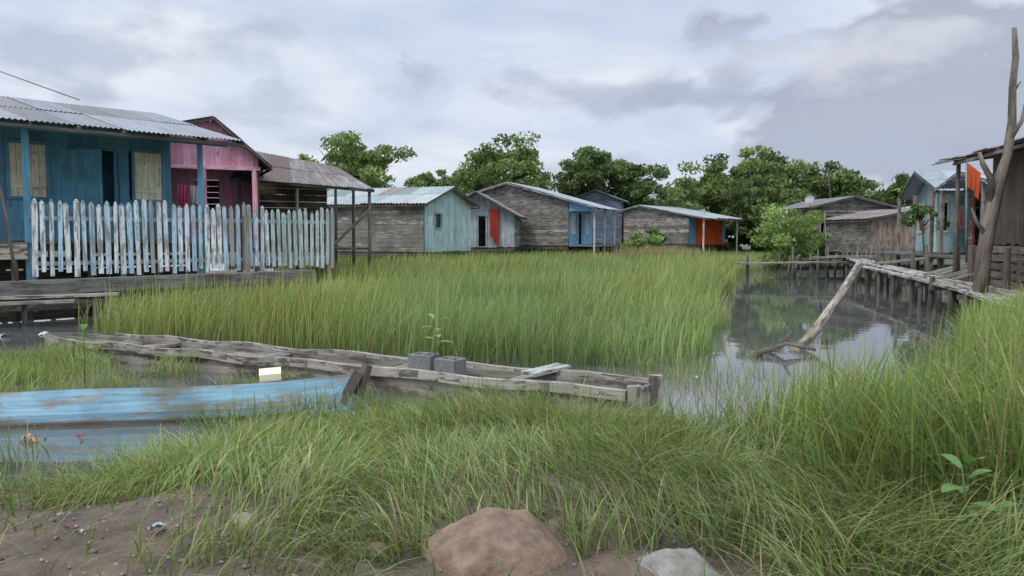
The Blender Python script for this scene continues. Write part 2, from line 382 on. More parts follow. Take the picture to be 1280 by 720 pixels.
def cloth(name,p0,p1,drop,col,mat=M_cloth,amp=0.05,waves=3,parent=None):
    p0=V(p0);p1=V(p1); nx,nz=14,12; vs=[];fs=[]
    n=(p1-p0).cross(V((0,0,1))).normalized(); ph=random.uniform(0,6)
    for j in range(nz+1):
        for i in range(nx+1):
            u=i/nx;v=j/nz
            p=p0.lerp(p1,u*(1-0.1*v)+0.05*v)-V((0,0,drop*v*(1+0.12*math.sin(u*5+ph))))+n*amp*(0.3+v)*math.sin(u*waves*6.28+ph+v*1.5)
            vs.append(p)
    for j in range(nz):
        for i in range(nx):
            b=j*(nx+1)+i; fs.append([b,b+1,b+nx+2,b+nx+1])
    m=MB(); m.v=vs; m.f=fs; m.c=[col]*len(fs); m.sm=[True]*len(fs); m.uv=[(0,0)]*(4*len(fs)); return m.obj(name,mat,parent)
EL=empty('hanging_laundry',(-8.2,20.9,2.6))
ml=MB(); ml.tube([W2(1.9,-0.25,2.86),W2(3.1,-0.25,2.8)],[0.006,0.006],(0.3,0.3,0.3),5); ml.obj('line',M_wood,EL)
cloth('towel',W2(2.35,-0.25,2.85),W2(2.6,-0.25,2.84),0.6,(0.6,0.12,0.25),parent=EL)
cloth('shirt',W2(2.65,-0.25,2.84),W2(2.95,-0.25,2.82),0.5,(0.65,0.6,0.62),parent=EL)
E3=empty('open_shelter',(-6.5,24,0)); m3=MB()
A,B,C,D=V((-7.75,22.2,3.15)),V((-4.3,25,2.98)),V((-6.2,28.4,3.95)),V((-8.3,26,4.25))
m3.corr(A,B,C,D,(0.27,0.26,0.25),altcols=[(0.34,0.35,0.37),(0.14,0.1,0.08)],var=0.3); m3.obj('roof',M_roofr,E3)
m3=MB()
dn=V((0,0,-0.06))
m3.beam(A+dn,B+dn,0.06,0.08,(0.08,0.07,0.06)); m3.beam(B+dn,C+dn,0.06,0.08,(0.12,0.1,0.09)); m3.beam(A+dn,D+dn,0.06,0.08,(0.08,0.07,0.06))
for i in range(1,6): m3.beam(A.lerp(B,i/6)+dn,D.lerp(C,i/6)+dn,0.05,0.06,(0.07,0.06,0.05))
for p,z in (((-7.6,22.4),3.05),((-6.3,23.5),3.05),((-4.45,25.0),2.9),((-6.2,28.2),3.7),((-5.3,26.8),3.4)): m3.tube([(p[0],p[1],-0.5),(p[0]+.02,p[1],z)],[0.06,0.05],(0.14,0.12,0.1),7)
m3.beam((-5.35,24.0,1.25),(-4.35,24.7,2.35),0.07,0.07,(0.15,0.13,0.11))
wall(m3,(-9.2,25.6),(0.85,0.53),(0.53,-0.85),[(0,3.3),(3.4,3.3)],1.0,'h',0.2,DK)
m3.prism([V((-7.7,22.4,1.1)),V((-4.5,25.1,1.1)),V((-6.6,28.1,1.1)),V((-8.7,25.6,1.1))],(0,0,1),0.06,(0.1,0.085,0.07))
m3.obj('frame',M_wood,E3)
# ------------------------------------------------------------------ house 4 teal/grey
GT=[(0.3,0.29,0.27),(0.26,0.25,0.23),(0.35,0.34,0.31)]
TG=[(0.38,0.5,0.47),(0.34,0.46,0.43),(0.42,0.53,0.48),(0.36,0.39,0.36)]
house('weathered_plank_house',(-9.2,36.1),-20.9,5.85,4.8,0.85,[(0,3.0),(2.4,3.72),(4.8,3.05)],'x',
  dict(front=dict(dir='h',pw=0.22,cols=GT,top=TG,mat=M_worn,holes=[(0.8,1.5,1.7,2.5,'shutter',TEAL,TEAL)]),
       right=dict(dir='v',pw=0.2,cols=[(0.32,0.54,0.54),(0.36,0.58,0.57),(0.44,0.6,0.58)],mat=M_fence,holes=[(1.0,1.6,1.9,2.5,'bars',(0.1,0.1,0.1),(0.3,0.4,0.4))])),
  roofcol=(0.4,0.46,0.45),pitch=0.16,altcols=[(0.26,0.33,0.31),(0.28,0.23,0.18),(0.46,0.5,0.5)],oh=(0.3,0.3,0.3,0.35))
house('grey_plank_house',(-13.5,40),-8,5.0,4,1.0,[(0,2.9),(2,3.45),(4,2.9)],'x',dict(front=dict(cols=GW)),roofcol=(0.36,0.4,0.41),pitch=0.16,altcols=[(0.3,0.24,0.2)])
# ------------------------------------------------------------------ house 5 small
Eh5,W5=house('small_teal_house',(-2.75,43),-6,2.9,3.2,0.95,[(0,3.35),(0.9,3.85),(2.9,2.75)],'y',
  dict(front=dict(dir='v',cols=[(0.34,0.5,0.56),(0.4,0.55,0.6),(0.3,0.36,0.38)],mat=M_fence,holes=[(0.9,1.4,1.0,2.6,'none',TEAL,(0.25,0.3,0.35))]),right=dict(cols=GW)),
  roofcol=(0.34,0.33,0.32),roofmat=M_roofr,pitch=0.16,trim=(0.08,0.075,0.07),oh=(0.7,0.2,0,0))
cloth('red_blanket',W5(1.6,-0.3,3.0),W5(2.1,-0.3,2.95),1.7,(0.45,0.06,0.05))
mp=MB(); mp.tube([W5(0.2,-0.3,3.05),W5(2.8,-0.3,2.9)],[0.012,0.012],(0.3,0.3,0.3),5); mp.obj('clothes_line',M_wood)
# ------------------------------------------------------------------ house 6 grey with blue front
E6,W6=house('grey_house_with_blue_porch',(-2.06,47.4),-20,5.6,5.2,1.0,[(0,4.05),(2.0,4.6),(5.6,3.6)],'y',
  dict(front=dict(dir='h',pw=0.2,cols=[(0.29,0.275,0.255),(0.34,0.325,0.3),(0.24,0.225,0.205)]),
       right=dict(dir='v',pw=0.22,cols=[PBLUE,(0.22,0.49,0.7)],mat=M_paint,
         holes=[(0.5,1.2,1.7,2.8,'shutter',(0.65,0.7,0.75),(0.65,0.7,0.75)),(1.9,2.7,1.05,2.95,'none',BLUE,(0.6,0.66,0.7)),(3.4,4.2,1.7,2.8,'shutter',(0.65,0.7,0.75),(0.65,0.7,0.75))])),
  roofcol=(0.38,0.41,0.45),pitch=0.16,ohslope=(0.4,1.7),trim=(0.34,0.35,0.36),oh=(0.4,0.3,0,0))
mp=MB()
for y in (0.0,2.5,5.1): mp.beam(W6(7.1,y,0.3),W6(7.1,y,3.15),0.1,0.1,(0.45,0.5,0.55))
mp.prism([W6(5.65,0,2.95),W6(7.1,0,2.95),W6(7.1,0,3.1),W6(5.65,0,3.5)],W6(0,-1,0)-W6(0,0,0),0.03,(0.18,0.43,0.65))
mp.prism([W6(5.65,0,0.95),W6(7.2,0,0.95),W6(7.2,5.2,0.95),W6(5.65,5.2,0.95)],(0,0,1),0.06,(0.2,0.18,0.16)); mp.obj('porch',M_paint,E6)
house('distant_plank_house',(4.6,60),-12,3.6,4,1.0,[(0,4.3),(1.6,4.95),(3.6,4.2)],'y',dict(front=dict(cols=[(0.14,0.19,0.27)])),roofcol=(0.3,0.34,0.39),pitch=0.2)
house('distant_plank_house',(-5.8,56),-5,4.2,4,1.0,[(0,4.0),(2,4.5),(4.0,4.0)],'x',dict(front=dict(cols=GW)),roofcol=(0.4,0.43,0.45),pitch=0.2)
# ------------------------------------------------------------------ house 7
E7,W7=house('grey_house_with_orange_front',(8.15,58.4),-40,5.2,5.6,1.0,[(0,3.4),(1.4,3.7),(5.2,3.0)],'y',
  dict(front=dict(dir='h',pw=0.25,cols=GW),right=dict(dir='v',pw=0.25,cols=[(0.1,0.3,0.4),(0.1,0.25,0.35)],mat=M_paint,
     holes=[(1.0,5.0,1.02,2.8,'bars',(0.6,0.08,0.02),(0.5,0.08,0.03))])),
  roofcol=(0.38,0.4,0.42),pitch=0.2,ohslope=(0.4,1.3),trim=(0.2,0.2,0.2))
mp=MB(); 
mp.prism([W7(5.12,0.9,1.05),W7(5.12,5.1,1.05),W7(5.12,5.1,2.85),W7(5.12,0.9,2.85)],W7(1,0,0)-W7(0,0,0),0.02,(0.75,0.2,0.04)); mp.obj('orange_panel',M_paint,E7)
mp=MB()
for x in (0,5.3): mp.beam(W7(6.3,x,0.2),W7(6.3,x,2.75),0.1,0.1,(0.5,0.5,0.48))
mp.obj('porch_posts',M_paint,E7)
# ------------------------------------------------------------------ house 8 / 9
E8,W8=house('grey_gable_house',(16.9,45),4,5.2,5,0.6,[(0,3.2),(2.1,3.72),(5.2,2.98)],'y',
  dict(front=dict(dir='h',pw=0.24,cols=GW,holes=[(0.4,1.2,1.2,2.7,'none',DK[0],(0.35,0.33,0.3))]),left=dict(cols=GW)),roofcol=(0.2,0.19,0.18),pitch=0.16,trim=(0.1,0.09,0.08),oh=(0.5,0.3,0,0))
mp=MB(); mp.beam(W8(-0.2,-0.08,2.95),W8(5.3,-0.08,2.9),0.04,0.12,(0.5,0.48,0.42)); mp.obj('beam',M_wood,E8)
house('brown_shack',(16.3,36.5),8,2.4,4,0.75,[(0,2.35),(2.4,2.75)],'y',dict(front=dict(dir='v',cols=[(0.24,0.17,0.14),(0.28,0.21,0.17)]),left=dict(cols=GW)),roofcol=(0.36,0.33,0.31),roofmat=M_roofr,pitch=0.16,ohslope=(0.3,0.2))
house('grey_plank_house',(19.8,40),-3,3.5,4,0.75,[(0,2.7),(1.7,3.1),(3.5,2.6)],'y',dict(front=dict(cols=GW)),roofcol=(0.3,0.32,0.34),pitch=0.16)
# ------------------------------------------------------------------ house 10 teal right
e10=(-0.21,-0.978); A10=math.degrees(math.atan2(e10[1],e10[0]))
TE=[(0.2,0.42,0.43),(0.24,0.48,0.48),(0.17,0.37,0.38)]
E10,W10=house('teal_waterside_house',(14.75,29.3),A10,4.3,4.6,1.0,[(0,2.95),(1.9,3.7),(4.3,3.0)],'y',
  dict(front=dict(dir='v',pw=0.2,cols=TE,mat=M_fence,holes=[(0.5,1.2,1.7,2.6,'bars',(0.5,0.1,0.05),(0.6,0.6,0.58)),(1.8,2.6,1.05,2.85,'shutter',(0.6,0.62,0.6),(0.6,0.62,0.6)),(3.1,3.8,1.7,2.6,'none',BLUE,(0.6,0.6,0.58))]),
       right=dict(cols=TE,mat=M_fence)),
  roofcol=(0.36,0.4,0.44),trim=(0.12,0.12,0.12),oh=(0.6,0.3,0,0),ohslope=(0.3,0.3))
E10b,W10b=house('dark_waterside_house',(13.8,24.2),A10,3.6,4.6,1.0,[(0,3.0),(1.8,3.3),(3.6,3.0)],'y',
  dict(front=dict(dir='h',pw=0.2,cols=GW[2:3]+[(0.3,0.38,0.4),(0.2,0.34,0.4)],holes=[(0.5,1.3,1.1,2.8,'none',BLUE,(0.5,0.12,0.08)),(1.9,2.9,1.7,2.7,'shutter',(0.2,0.4,0.5),(0.5,0.5,0.5))]),
       right=dict(cols=DK)),
  roofcol=(0.42,0.46,0.5),trim=(0.3,0.32,0.34),oh=(0.9,0.3,0,0),ohslope=(0.3,0.3))
cloth('red_towel',W10b(0.3,-0.5,2.3),W10b(0.9,-0.5,2.3),0.5,(0.45,0.07,0.05))
mp=MB()
for y,x in ((-0.6,0.1),(-0.6,2.1),(-0.6,4.1)): mp.beam(W10(x,y,-0.4),W10(x,y,2.9),0.09,0.09,(0.3,0.28,0.26))
mp.prism([W10(-.2,-1.2,0.9),W10(4.3,-1.2,0.9),W10(4.3,0,0.9),W10(-.2,0,0.9)],(0,0,1),0.06,(0.2,0.18,0.16)); mp.obj('porch',M_wood,E10)
mp=MB()
for y,x in ((-0.8,0.1),(-0.8,3.5)): mp.beam(W10b(x,y,-0.4),W10b(x,y,2.9),0.09,0.09,(0.3,0.28,0.26))
mp.prism([W10b(-.2,-1.2,0.9),W10b(3.7,-1.2,0.9),W10b(3.7,0,0.9),W10b(-.2,0,0.9)],(0,0,1),0.06,(0.2,0.18,0.16)); mp.obj('porch',M_wood,E10b)
# ------------------------------------------------------------------ house 11 far right brown
BR=[(0.15,0.115,0.09),(0.19,0.15,0.115),(0.13,0.1,0.075)]
E11,W11=house('brown_stilt_house',(10.35,17.3),A10,6.0,4.5,1.35,[(0,3.25),(4.5,3.8)],'x',
  dict(front=dict(dir='v',pw=0.22,cols=BR,holes=[(2.4,3.2,1.4,3.0,'none',BR[0],BR[1])]),left=dict(cols=BR,dir='v')),
  roofcol=(0.4,0.36,0.33),roofmat=M_roofr,trim=(0.24,0.21,0.18),ohslope=(0.75,0.3),oh=(0,0,0.15,0.3))
mp=MB()
for i in range(6): 
    zz=1.25-0.17*i
    mp.beam(W11(-0.3,-0.35,zz),W11(5,-0.35,zz),0.03,0.15*random.uniform(.7,1),jit(BR[1],0.4))
for x in (-0.2,0.7,1.6,2.6): mp.tube([W11(x,-0.6,-0.4),W11(x,-0.6,1.3)],[0.07,0.06],(0.13,0.11,0.09),7)
mp.tube([W11(0.0,-0.7,-0.3),W11(0.0,-0.7,3.1)],[0.05,0.045],(0.18,0.16,0.13),7)
mp.obj('skirting_and_posts',M_wood,E11)
mp=MB()
for k in range(3): mp.tube([W11(-0.5+0.25*k,-1.1,3.1+.03*k),W11(-0.2+0.3*k,0.4,3.4)],[0.015,0.015],(0.3,0.3,0.3),5)
mp.obj('roof_sticks',M_wood,E11)
EFl=empty('orange_flag',(10.75,19,0)); mp=MB(); mp.tube([(10.8,19.0,0.6),(10.7,19.0,3.4)],[0.025,0.02],(0.3,0.28,0.25),6); mp.obj('pole',M_wood,EFl)
cloth('cloth',(10.72,19.0,3.25),(11.0,18.9,3.0),0.6,(0.62,0.13,0.06),parent=EFl,amp=0.06)
# ------------------------------------------------------------------ tall dead trunk
mt=MB(); TC=(0.22,0.19,0.155)
mt.tube([(8.2,14,0.0),(8.22,14,0.9),(8.3,14,1.6),(8.42,14,2.3),(8.62,14.05,2.9),(8.72,14.1,3.5),(8.7,14.1,4.1),(8.74,14.1,4.6),(8.72,14.15,5.12)],
        [0.13,0.12,0.115,0.11,0.085,0.075,0.06,0.055,0.04],TC,10,0.1)
mt.tube([(8.36,14,2.0),(8.3,13.95,2.5),(8.12,13.9,2.75),(8.05,13.9,2.95)],[0.075,0.06,0.045,0.03],TC,8,0.1)
mt.tube([(8.66,14.05,3.2),(8.82,14.0,3.5),(8.86,14.0,3.8)],[0.05,0.035,0.015],TC,7,0.1)
mt.tube([(8.7,14.1,4.0),(8.84,14.1,4.2)],[0.035,0.012],TC,7,0.1)
mt.tube([(8.3,14,1.5),(8.05,13.9,1.75),(7.95,13.9,2.0)],[0.05,0.03,0.015],TC,7,0.1)
mt.obj('dead_tree_trunk',M_wood)
# ------------------------------------------------------------------ right walkway
Er=empty('wooden_boardwalk',(9,18,0)); mw=MB()
path=[V((7.5,11.2,0.5)),V((8.6,14.5,0.52)),V((9.7,18.5,0.56)),V((11.2,24.5,0.62)),V((12.5,29,0.7))]
def pathpt(t):
    t=t*(len(path)-1); i=min(int(t),len(path)-2); return path[i].lerp(path[i+1],t-i)
for b in range(len(path)-1):
    a_,b_=path[b],path[b+1]; d=(b_-a_).normalized(); s_=d.cross(V((0,0,1)))
    for k in range(4):
        o=s_*(-0.42+0.24*k+random.uniform(-.04,.04)); z=V((0,0,random.uniform(-0.02,0.05)))
        mw.beam(a_+o+z-d*random.uniform(-0.1,0.5),b_+o+z+d*random.uniform(-0.3,0.2)+s_*random.uniform(-.1,.1),0.2,0.045,jit((0.42,0.4,0.36),0.25))
for i in range(15):
    p=pathpt(i/14); 
    for s_ in (-0.5,0.5):
        q=p+V((s_,random.uniform(-.1,.1),-0.04)); mw.tube([(q.x+random.uniform(-.08,.08),q.y,-0.5),(q.x,q.y,q.z+random.choice([0,0,0.2]))],[0.055,0.05],jit((0.09,0.08,0.065),.3),7)
    mw.beam(p+V((-0.6,0,-0.08)),p+V((0.6,0,-0.08)),0.08,0.08,(0.13,0.115,0.1))
for k in range(3): mw.beam((8.0,28+.25*k,0.56),(12.6,28.3+.25*k,0.62),0.22,0.05,jit((0.36,0.34,0.3),.3))
for x in (8.3,9.4,10.6,11.8): mw.tube([(x,28.2,-0.5),(x,28.2,0.85 if x<9 else 0.58)],[0.06,0.05],(0.1,0.09,0.08),7)
for (p,q) in (((9.7,18.3,0.62),(10.6,18.0,0.9)),((11.2,24.3,0.68),(13.2,24.0,0.92)),((9.3,16.9,0.6),(10.1,16.6,0.9))):
    for k in range(3): mw.beam(V(p)+V((0,.25*k,0)),V(q)+V((0,.25*k,0)),0.2,0.04,jit((0.32,0.3,0.26),.3))
for i in range(22):
    x=12.6+i*0.2; mw.beam((x,30.5+.05*i,0.4),(x+random.uniform(-.05,.05),30.5+.05*i,1.15+random.uniform(-.15,.1)),0.09,0.02,jit((0.27,0.25,0.23),.3))
mw.beam((12.5,30.6,1.0),(16.9,31.8,1.0),0.03,0.07,(0.28,0.26,0.23))
rc=random.Random(3)
for i in range(12):
    x=rc.uniform(9.0,13.0); y=28.9+rc.uniform(0,1.5); mw.tube([(x,y,-.3),(x+rc.uniform(-.15,.15),y,rc.uniform(.5,1.2))],[.045,.035],jit((0.16,0.14,0.12),.3),6)
for i in range(8):
    x=rc.uniform(8.8,12); y=28.2+rc.uniform(0,1.2); a=rc.uniform(-.6,.6); mw.beam((x,y,.68+.02*i),(x+1.6*math.cos(a),y+1.6*math.sin(a),.7+.02*i),.16,.03,jit((0.36,0.33,0.28),.3))
for p in ((9.2,15.6,1.1),(9.8,17.1,1.2),(10.6,20.5,1.3),(11.0,22.0,1.1),(10.0,13.9,1.0),(12.0,26.4,1.4)):
    mw.tube([(p[0]+.1,p[1],-.4),(p[0],p[1],p[2])],[0.06,0.045],jit((0.15,0.13,0.11),.3),7)
mw.obj('boards_and_posts',M_wood,Er)
ml=MB(); ml.tube([(3.55,10.25,-0.1),(4.2,11.0,0.22),(4.95,12.0,0.65),(5.65,13.0,1.06)],[0.07,0.065,0.06,0.055],(0.38,0.33,0.26),9,0.08)
ml.tube([(3.0,9.9,0.0),(3.55,10.3,0.13),(3.9,10.2,0.05)],[0.045,0.04,0.02],(0.25,0.22,0.18),7,0.1)
ml.tube([(3.2,10.5,-0.05),(3.5,10.3,0.1),(3.6,10.25,0.3)],[0.04,0.03,0.015],(0.25,0.22,0.18),7,0.1)
ml.obj('leaning_log',M_wood)
# ------------------------------------------------------------------ canoes
def canoe(name,P0,P1,width,zt,zb,outc,inc,mat,bend=0.0,sheer=0.08,transom=False,ns=28,tilt=0.0):
    P0=V(P0);P1=V(P1); d=(P1-P0).normalized(); s=V((0,0,1)).cross(d)
    E=empty(name,P0.lerp(P1,0.5)); out=MB(); inn=MB()
    prof=[]
    for i in range(ns+1):
        t=i/ns; w=width*0.5*(min(1,(t*ns/5+0.02))**0.6)*(1 if transom else min(1,((1-t)*ns/5+0.02))**0.6)
        if transom: w*= (1-0.18*t)
        zz=zt+sheer*(2*t-1)**4+0.02*mnoise.noise((t*9,zt,0)); c=P0.lerp(P1,t)+s*(bend*math.sin(t*math.pi)+0.02*mnoise.noise((t*7,3,zt)))
        th=0.035
        o=[];q=[]
        for (a,h) in ((-1,1),(-0.97,0.5),(-0.8,0.1),(-0.4,0),(0.4,0),(0.8,0.1),(0.97,0.5),(1,1)):
            o.append(c+s*(a*w)+V((0,0,zb+(zz-zb)*h-a*tilt)))
            q.append(c+s*(a*max(w-th,0.001))+V((0,0,zb+0.04+(zz-zb-0.04)*h-a*tilt)))
        prof.append((o,q))
    def strip(mb,f,flip,col):
        for i in range(ns):
            a=f(i);b=f(i+1)
            for k in range(len(a)-1):
                base=len(mb.v); mb.v+=[a[k],b[k],b[k+1],a[k+1]]; fc=[base,base+1,base+2,base+3]
                L=(P1-P0).length/ns
                uvs=[(i*L,k*.15),((i+1)*L,k*.15),((i+1)*L,(k+1)*.15),(i*L,(k+1)*.15)]
                if flip: fc=fc[::-1]; uvs=uvs[::-1]
                mb.f.append(fc); mb.uv+=uvs; mb.c.append(col); mb.sm.append(False)
    strip(out,lambda i:prof[i][0],True,outc); strip(inn,lambda i:prof[i][1],False,inc)
    strip(inn,lambda i:[prof[i][0][0],prof[i][1][0]],False,inc); strip(inn,lambda i:[prof[i][1][-1],prof[i][0][-1]],False,inc)
    out.obj('hull',mat,E); inn.obj('interior',M_wood,E); return E,prof,s,d
Ec,pr,s,d=canoe('blue_canoe',(-6.6,6.3,0),(-1.4,6.95,0),0.6,0.18,-0.2,(0.36,0.62,0.78),(0.2,0.15,0.11),plank_mat('canoe_blue_paint',0.33,(0.42,0.43,0.4)),bend=-0.1,sheer=0.03,tilt=0.1)
m=MB(); m.beam((-1.5,6.9,0.06),(-1.36,6.98,0.32),0.09,0.09,(0.17,0.15,0.13)); m.beam((-1.36,7.0,0.1),(-1.29,7.08,0.36),0.07,0.07,(0.15,0.13,0.11))
for t in (7,13,19): m.beam(pr[t][1][0]-V((0,0,.02)),pr[t][1][-1]-V((0,0,.02)),0.12,0.04,(0.2,0.17,0.14))
for i in range(2,26): 
    a=pr[i][0][1]+V((0,-0.01,-0.09)); b=pr[i+1][0][1]+V((0,-0.01,-0.09)); m.beam(a,b,0.035,0.05,(0.12,0.095,0.075))
m.obj('thwarts_and_stem',M_wood,Ec)
Ec2,pr,s,d=canoe('wooden_plank_canoe',(-6.2,10.6,0),(1.08,6.75,0),0.7,0.19,-0.2,(0.33,0.305,0.27),(0.27,0.25,0.22),M_wood,bend=0.08,sheer=0.03,transom=True,ns=36)
m=MB()
e0=pr[-1][0]
m.prism([e0[0]+V((0,0,-.35)),e0[-1]+V((0,0,-.35)),e0[-1]+V((0,0,.0)),e0[0]+V((0,0,.0))],d,0.04,(0.3,0.28,0.25))
for q in (e0[0],e0[-1]): m.beam(q+V((0,0,-0.42))+d*0.06,q+V((0,0,0.07))+d*0.06,0.11,0.09,(0.33,0.3,0.26))
for k in range(len(pr)-1):
    if k>3:
        for e,sg in ((0,-1),(-1,1)):
            a=pr[k][0][e]; b=pr[k+1][0][e]
            m.beam(a+s*sg*0.02+V((0,0,0.012*math.sin(k))),b+s*sg*0.02+V((0,0,0.012*math.sin(k+1))),0.06,0.085,jit((0.38,0.35,0.31),0.06))
for t in (9,17,25,31): m.beam(pr[t][1][0]-V((0,0,.03)),pr[t][1][-1]-V((0,0,.03)),0.2,0.035,jit((0.3,0.27,0.23)))
m.beam(V(pr[14][0][0])+s*0.3+V((0,0,-.05)),V(pr[27][0][0])+s*0.25+V((0,0,-0.04)),0.2,0.05,(0.28,0.25,0.2))
m.obj('rails_and_thwarts',M_wood,Ec2)
m=MB(); m.beam((0.15,7.3,0.24),(0.5,7.6,0.27),0.2,0.03,(0.42,0.42,0.39)); m.obj('loose_board',M_wood)
def block(name,c,ang,L=0.4,W=0.2,H=0.17):
    E=empty(name,c); m=MB(); a=math.radians(ang); X=V((math.cos(a),math.sin(a),0)); Y=V((-math.sin(a),math.cos(a),0)); c=V(c)
    t=0.03
    for k in (-1,1): m.beam(c-X*L/2+Y*k*(W/2-t/2),c+X*L/2+Y*k*(W/2-t/2),t,H,(1,1,1))
    for k in (-1,0,1): m.beam(c+X*k*(L/2-t/2)-Y*(W/2-t-.001),c+X*k*(L/2-t/2)+Y*(W/2-t-.001),t,H-0.004,(1,1,1))
    o=m.obj('block_body',M_conc,E); b=o.modifiers.new('b','BEVEL'); b.width=0.012; b.segments=3
block('concrete_block',(-0.88,7.95,0.25),-25,0.26); block('concrete_block',(-0.6,7.72,0.24),-35,0.25)
m=MB(); m.prism([(-2.12,6.65,0.28),(-1.95,6.7,0.29),(-1.98,6.8,0.33),(-2.15,6.75,0.32)],(0,-.1,1),0.06,(0.85,0.82,0.6)); m.obj('white_carton',M_paint)
# ------------------------------------------------------------------ terrain & water
def sstep(a,b,x): t=np.clip((x-a)/(b-a),0,1); return t*t*(3-2*t)
G=rng.random((4,256,256))
def vnoise(x,y,sc,seed=0):
    x=np.asarray(x)*sc+1000.3; y=np.asarray(y)*sc+1000.7; xi=np.floor(x).astype(int); yi=np.floor(y).astype(int)
    fx=x-xi; fy=y-yi; fx=fx*fx*(3-2*fx); fy=fy*fy*(3-2*fy); g=G[seed]
    a=g[xi%256,yi%256];b=g[(xi+1)%256,yi%256];c=g[xi%256,(yi+1)%256];d=g[(xi+1)%256,(yi+1)%256]
    return (a*(1-fx)+b*fx)*(1-fy)+(c*(1-fx)+d*fx)*fy
ex_=[-60,-3.0,-2.3,-1.6,1.15,1.3,1.8,2.6,3.4,4.2,5.0,5.8,6.6,9,60]; ey_=[4.9,4.9,5.2,6.3,6.4,5.7,5.9,6.5,6.7,7.1,8.2,10.0,11.4,12.5,13]
def edge(x): return np.interp(x,ex_,ey_)
def height(x,y):
    e=edge(x)+0.5*(vnoise(x,y,0.9)-0.5)
    h=np.clip((e-y)*0.11,-0.35,0.24)
    h=h+0.05*(vnoise(x,y,2.1,1)-0.5)+0.03*(vnoise(x,y,7,2)-0.5)*(y<8)
    far=sstep(48,62,y)*0.7+sstep(24,30,x)*0.5+sstep(16,22,-x)*0.5
    und=-0.733*(x+8.9)+0.68*(y-14.7)
    far=far+sstep(-0.4,0.6,und)*0.45*(y<34)  # ground raised behind the fence, shaped to keep the house underside dark
    return h+np.minimum(far,0.75)
def axis(lo,hi,c,n,p=3.0):
    t=np.linspace(-1,1,n); s=np.sign(t)*np.abs(t)**p
    return np.where(s<0,c+s*(c-lo),c+s*(hi-c))
gx=axis(-600,600,0,300,4.0); gy=axis(-150,1200,5,320,4.0)
X,Y=np.meshgrid(gx,gy); Z=height(X,Y)
nx,ny=len(gx),len(gy)
idx=np.arange(nx*ny).reshape(ny,nx)
F=np.stack([idx[:-1,:-1],idx[:-1,1:],idx[1:,1:],idx[1:,:-1]],-1).reshape(-1,4)
def mesh_np(name,verts,faces,col=None,mat=None,smooth=False):
    me=bpy.data.meshes.new(name); k=faces.shape[1]
    me.vertices.add(len(verts)); me.vertices.foreach_set('co',verts.astype(np.float32).ravel())
    me.loops.add(faces.size); me.loops.foreach_set('vertex_index',faces.astype(np.int32).ravel())
    me.polygons.add(len(faces)); me.polygons.foreach_set('loop_start',(np.arange(len(faces))*k).astype(np.int32))
    me.polygons.foreach_set('use_smooth',np.full(len(faces),smooth))
    me.update(calc_edges=True)
    if col is not None:
        a=me.attributes.new('Col','FLOAT_COLOR','POINT'); c=np.ones((len(verts),4),np.float32); c[:,:3]=col; a.data.foreach_set('color',c.ravel())
    if mat: me.materials.append(mat)
    o=bpy.data.objects.new(name,me); scene.collection.objects.link(o); return o
veg=np.clip(sstep(40,60,Y)+sstep(20,28,np.abs(X)),0,1).reshape(-1,1)
gc=np.array([[0.135,0.102,0.076]])*(1-veg)+np.array([[0.07,0.1,0.03]])*veg
m,nt,out=newmat('mud_ground'); L=nt.links
col=N(nt,'ShaderNodeAttribute',attribute_name='Col'); tc=N(nt,'ShaderNodeTexCoord')
n1=N(nt,'ShaderNodeTexNoise',i_Scale=3.5,i_Detail=12.0,i_Roughness=0.75); L.new(tc.outputs['Object'],n1.inputs['Vector'])
n2=N(nt,'ShaderNodeTexVoronoi',i_Scale=34.0); L.new(tc.outputs['Object'],n2.inputs['Vector'])
r1=ramp(nt,[(0.35,(0.5,0.5,0.5)),(0.65,(1.75,1.62,1.5))]); L.new(n1.outputs[0],r1.inputs[0])
c=mixc(nt,col.outputs['Color'],r1.outputs[0],1.0,'MULTIPLY')
b=N(nt,'ShaderNodeBsdfPrincipled',i_Roughness=0.8); L.new(c,b.inputs['Base Color'])
ad=N(nt,'ShaderNodeMath',operation='ADD'); L.new(n1.outputs[0],ad.inputs[0]); mm=N(nt,'ShaderNodeMath',operation='MULTIPLY'); mm.inputs[1].default_value=0.35; L.new(n2.outputs['Distance'],mm.inputs[0]); L.new(mm.outputs[0],ad.inputs[1])
bp=N(nt,'ShaderNodeBump',i_Strength=1.0,i_Distance=0.05); L.new(ad.outputs[0],bp.inputs['Height']); L.new(bp.outputs[0],b.inputs['Normal']); L.new(b.outputs[0],out.inputs[0])
mesh_np('ground',np.stack([X.ravel(),Y.ravel(),Z.ravel()],1),F,gc,m,True)
m,nt,out=newmat('water'); L=nt.links
tc=N(nt,'ShaderNodeTexCoord'); n1=N(nt,'ShaderNodeTexNoise',i_Scale=3.0,i_Detail=3.0); L.new(tc.outputs['Object'],n1.inputs['Vector'])
b=N(nt,'ShaderNodeBsdfPrincipled',i_Roughness=0.025); b.inputs['Base Color'].default_value=(0.10,0.103,0.098,1); b.inputs['IOR'].default_value=1.75; b.inputs['Specular IOR Level'].default_value=1.0
bp=N(nt,'ShaderNodeBump',i_Strength=0.04,i_Distance=0.03); L.new(n1.outputs[0],bp.inputs['Height']); L.new(bp.outputs[0],b.inputs['Normal']); L.new(b.outputs[0],out.inputs[0])
mesh_np('water',np.array([[-120,1,0],[120,1,0],[120,120,0],[-120,120,0]],float),np.array([[0,1,2,3]]),None,m)
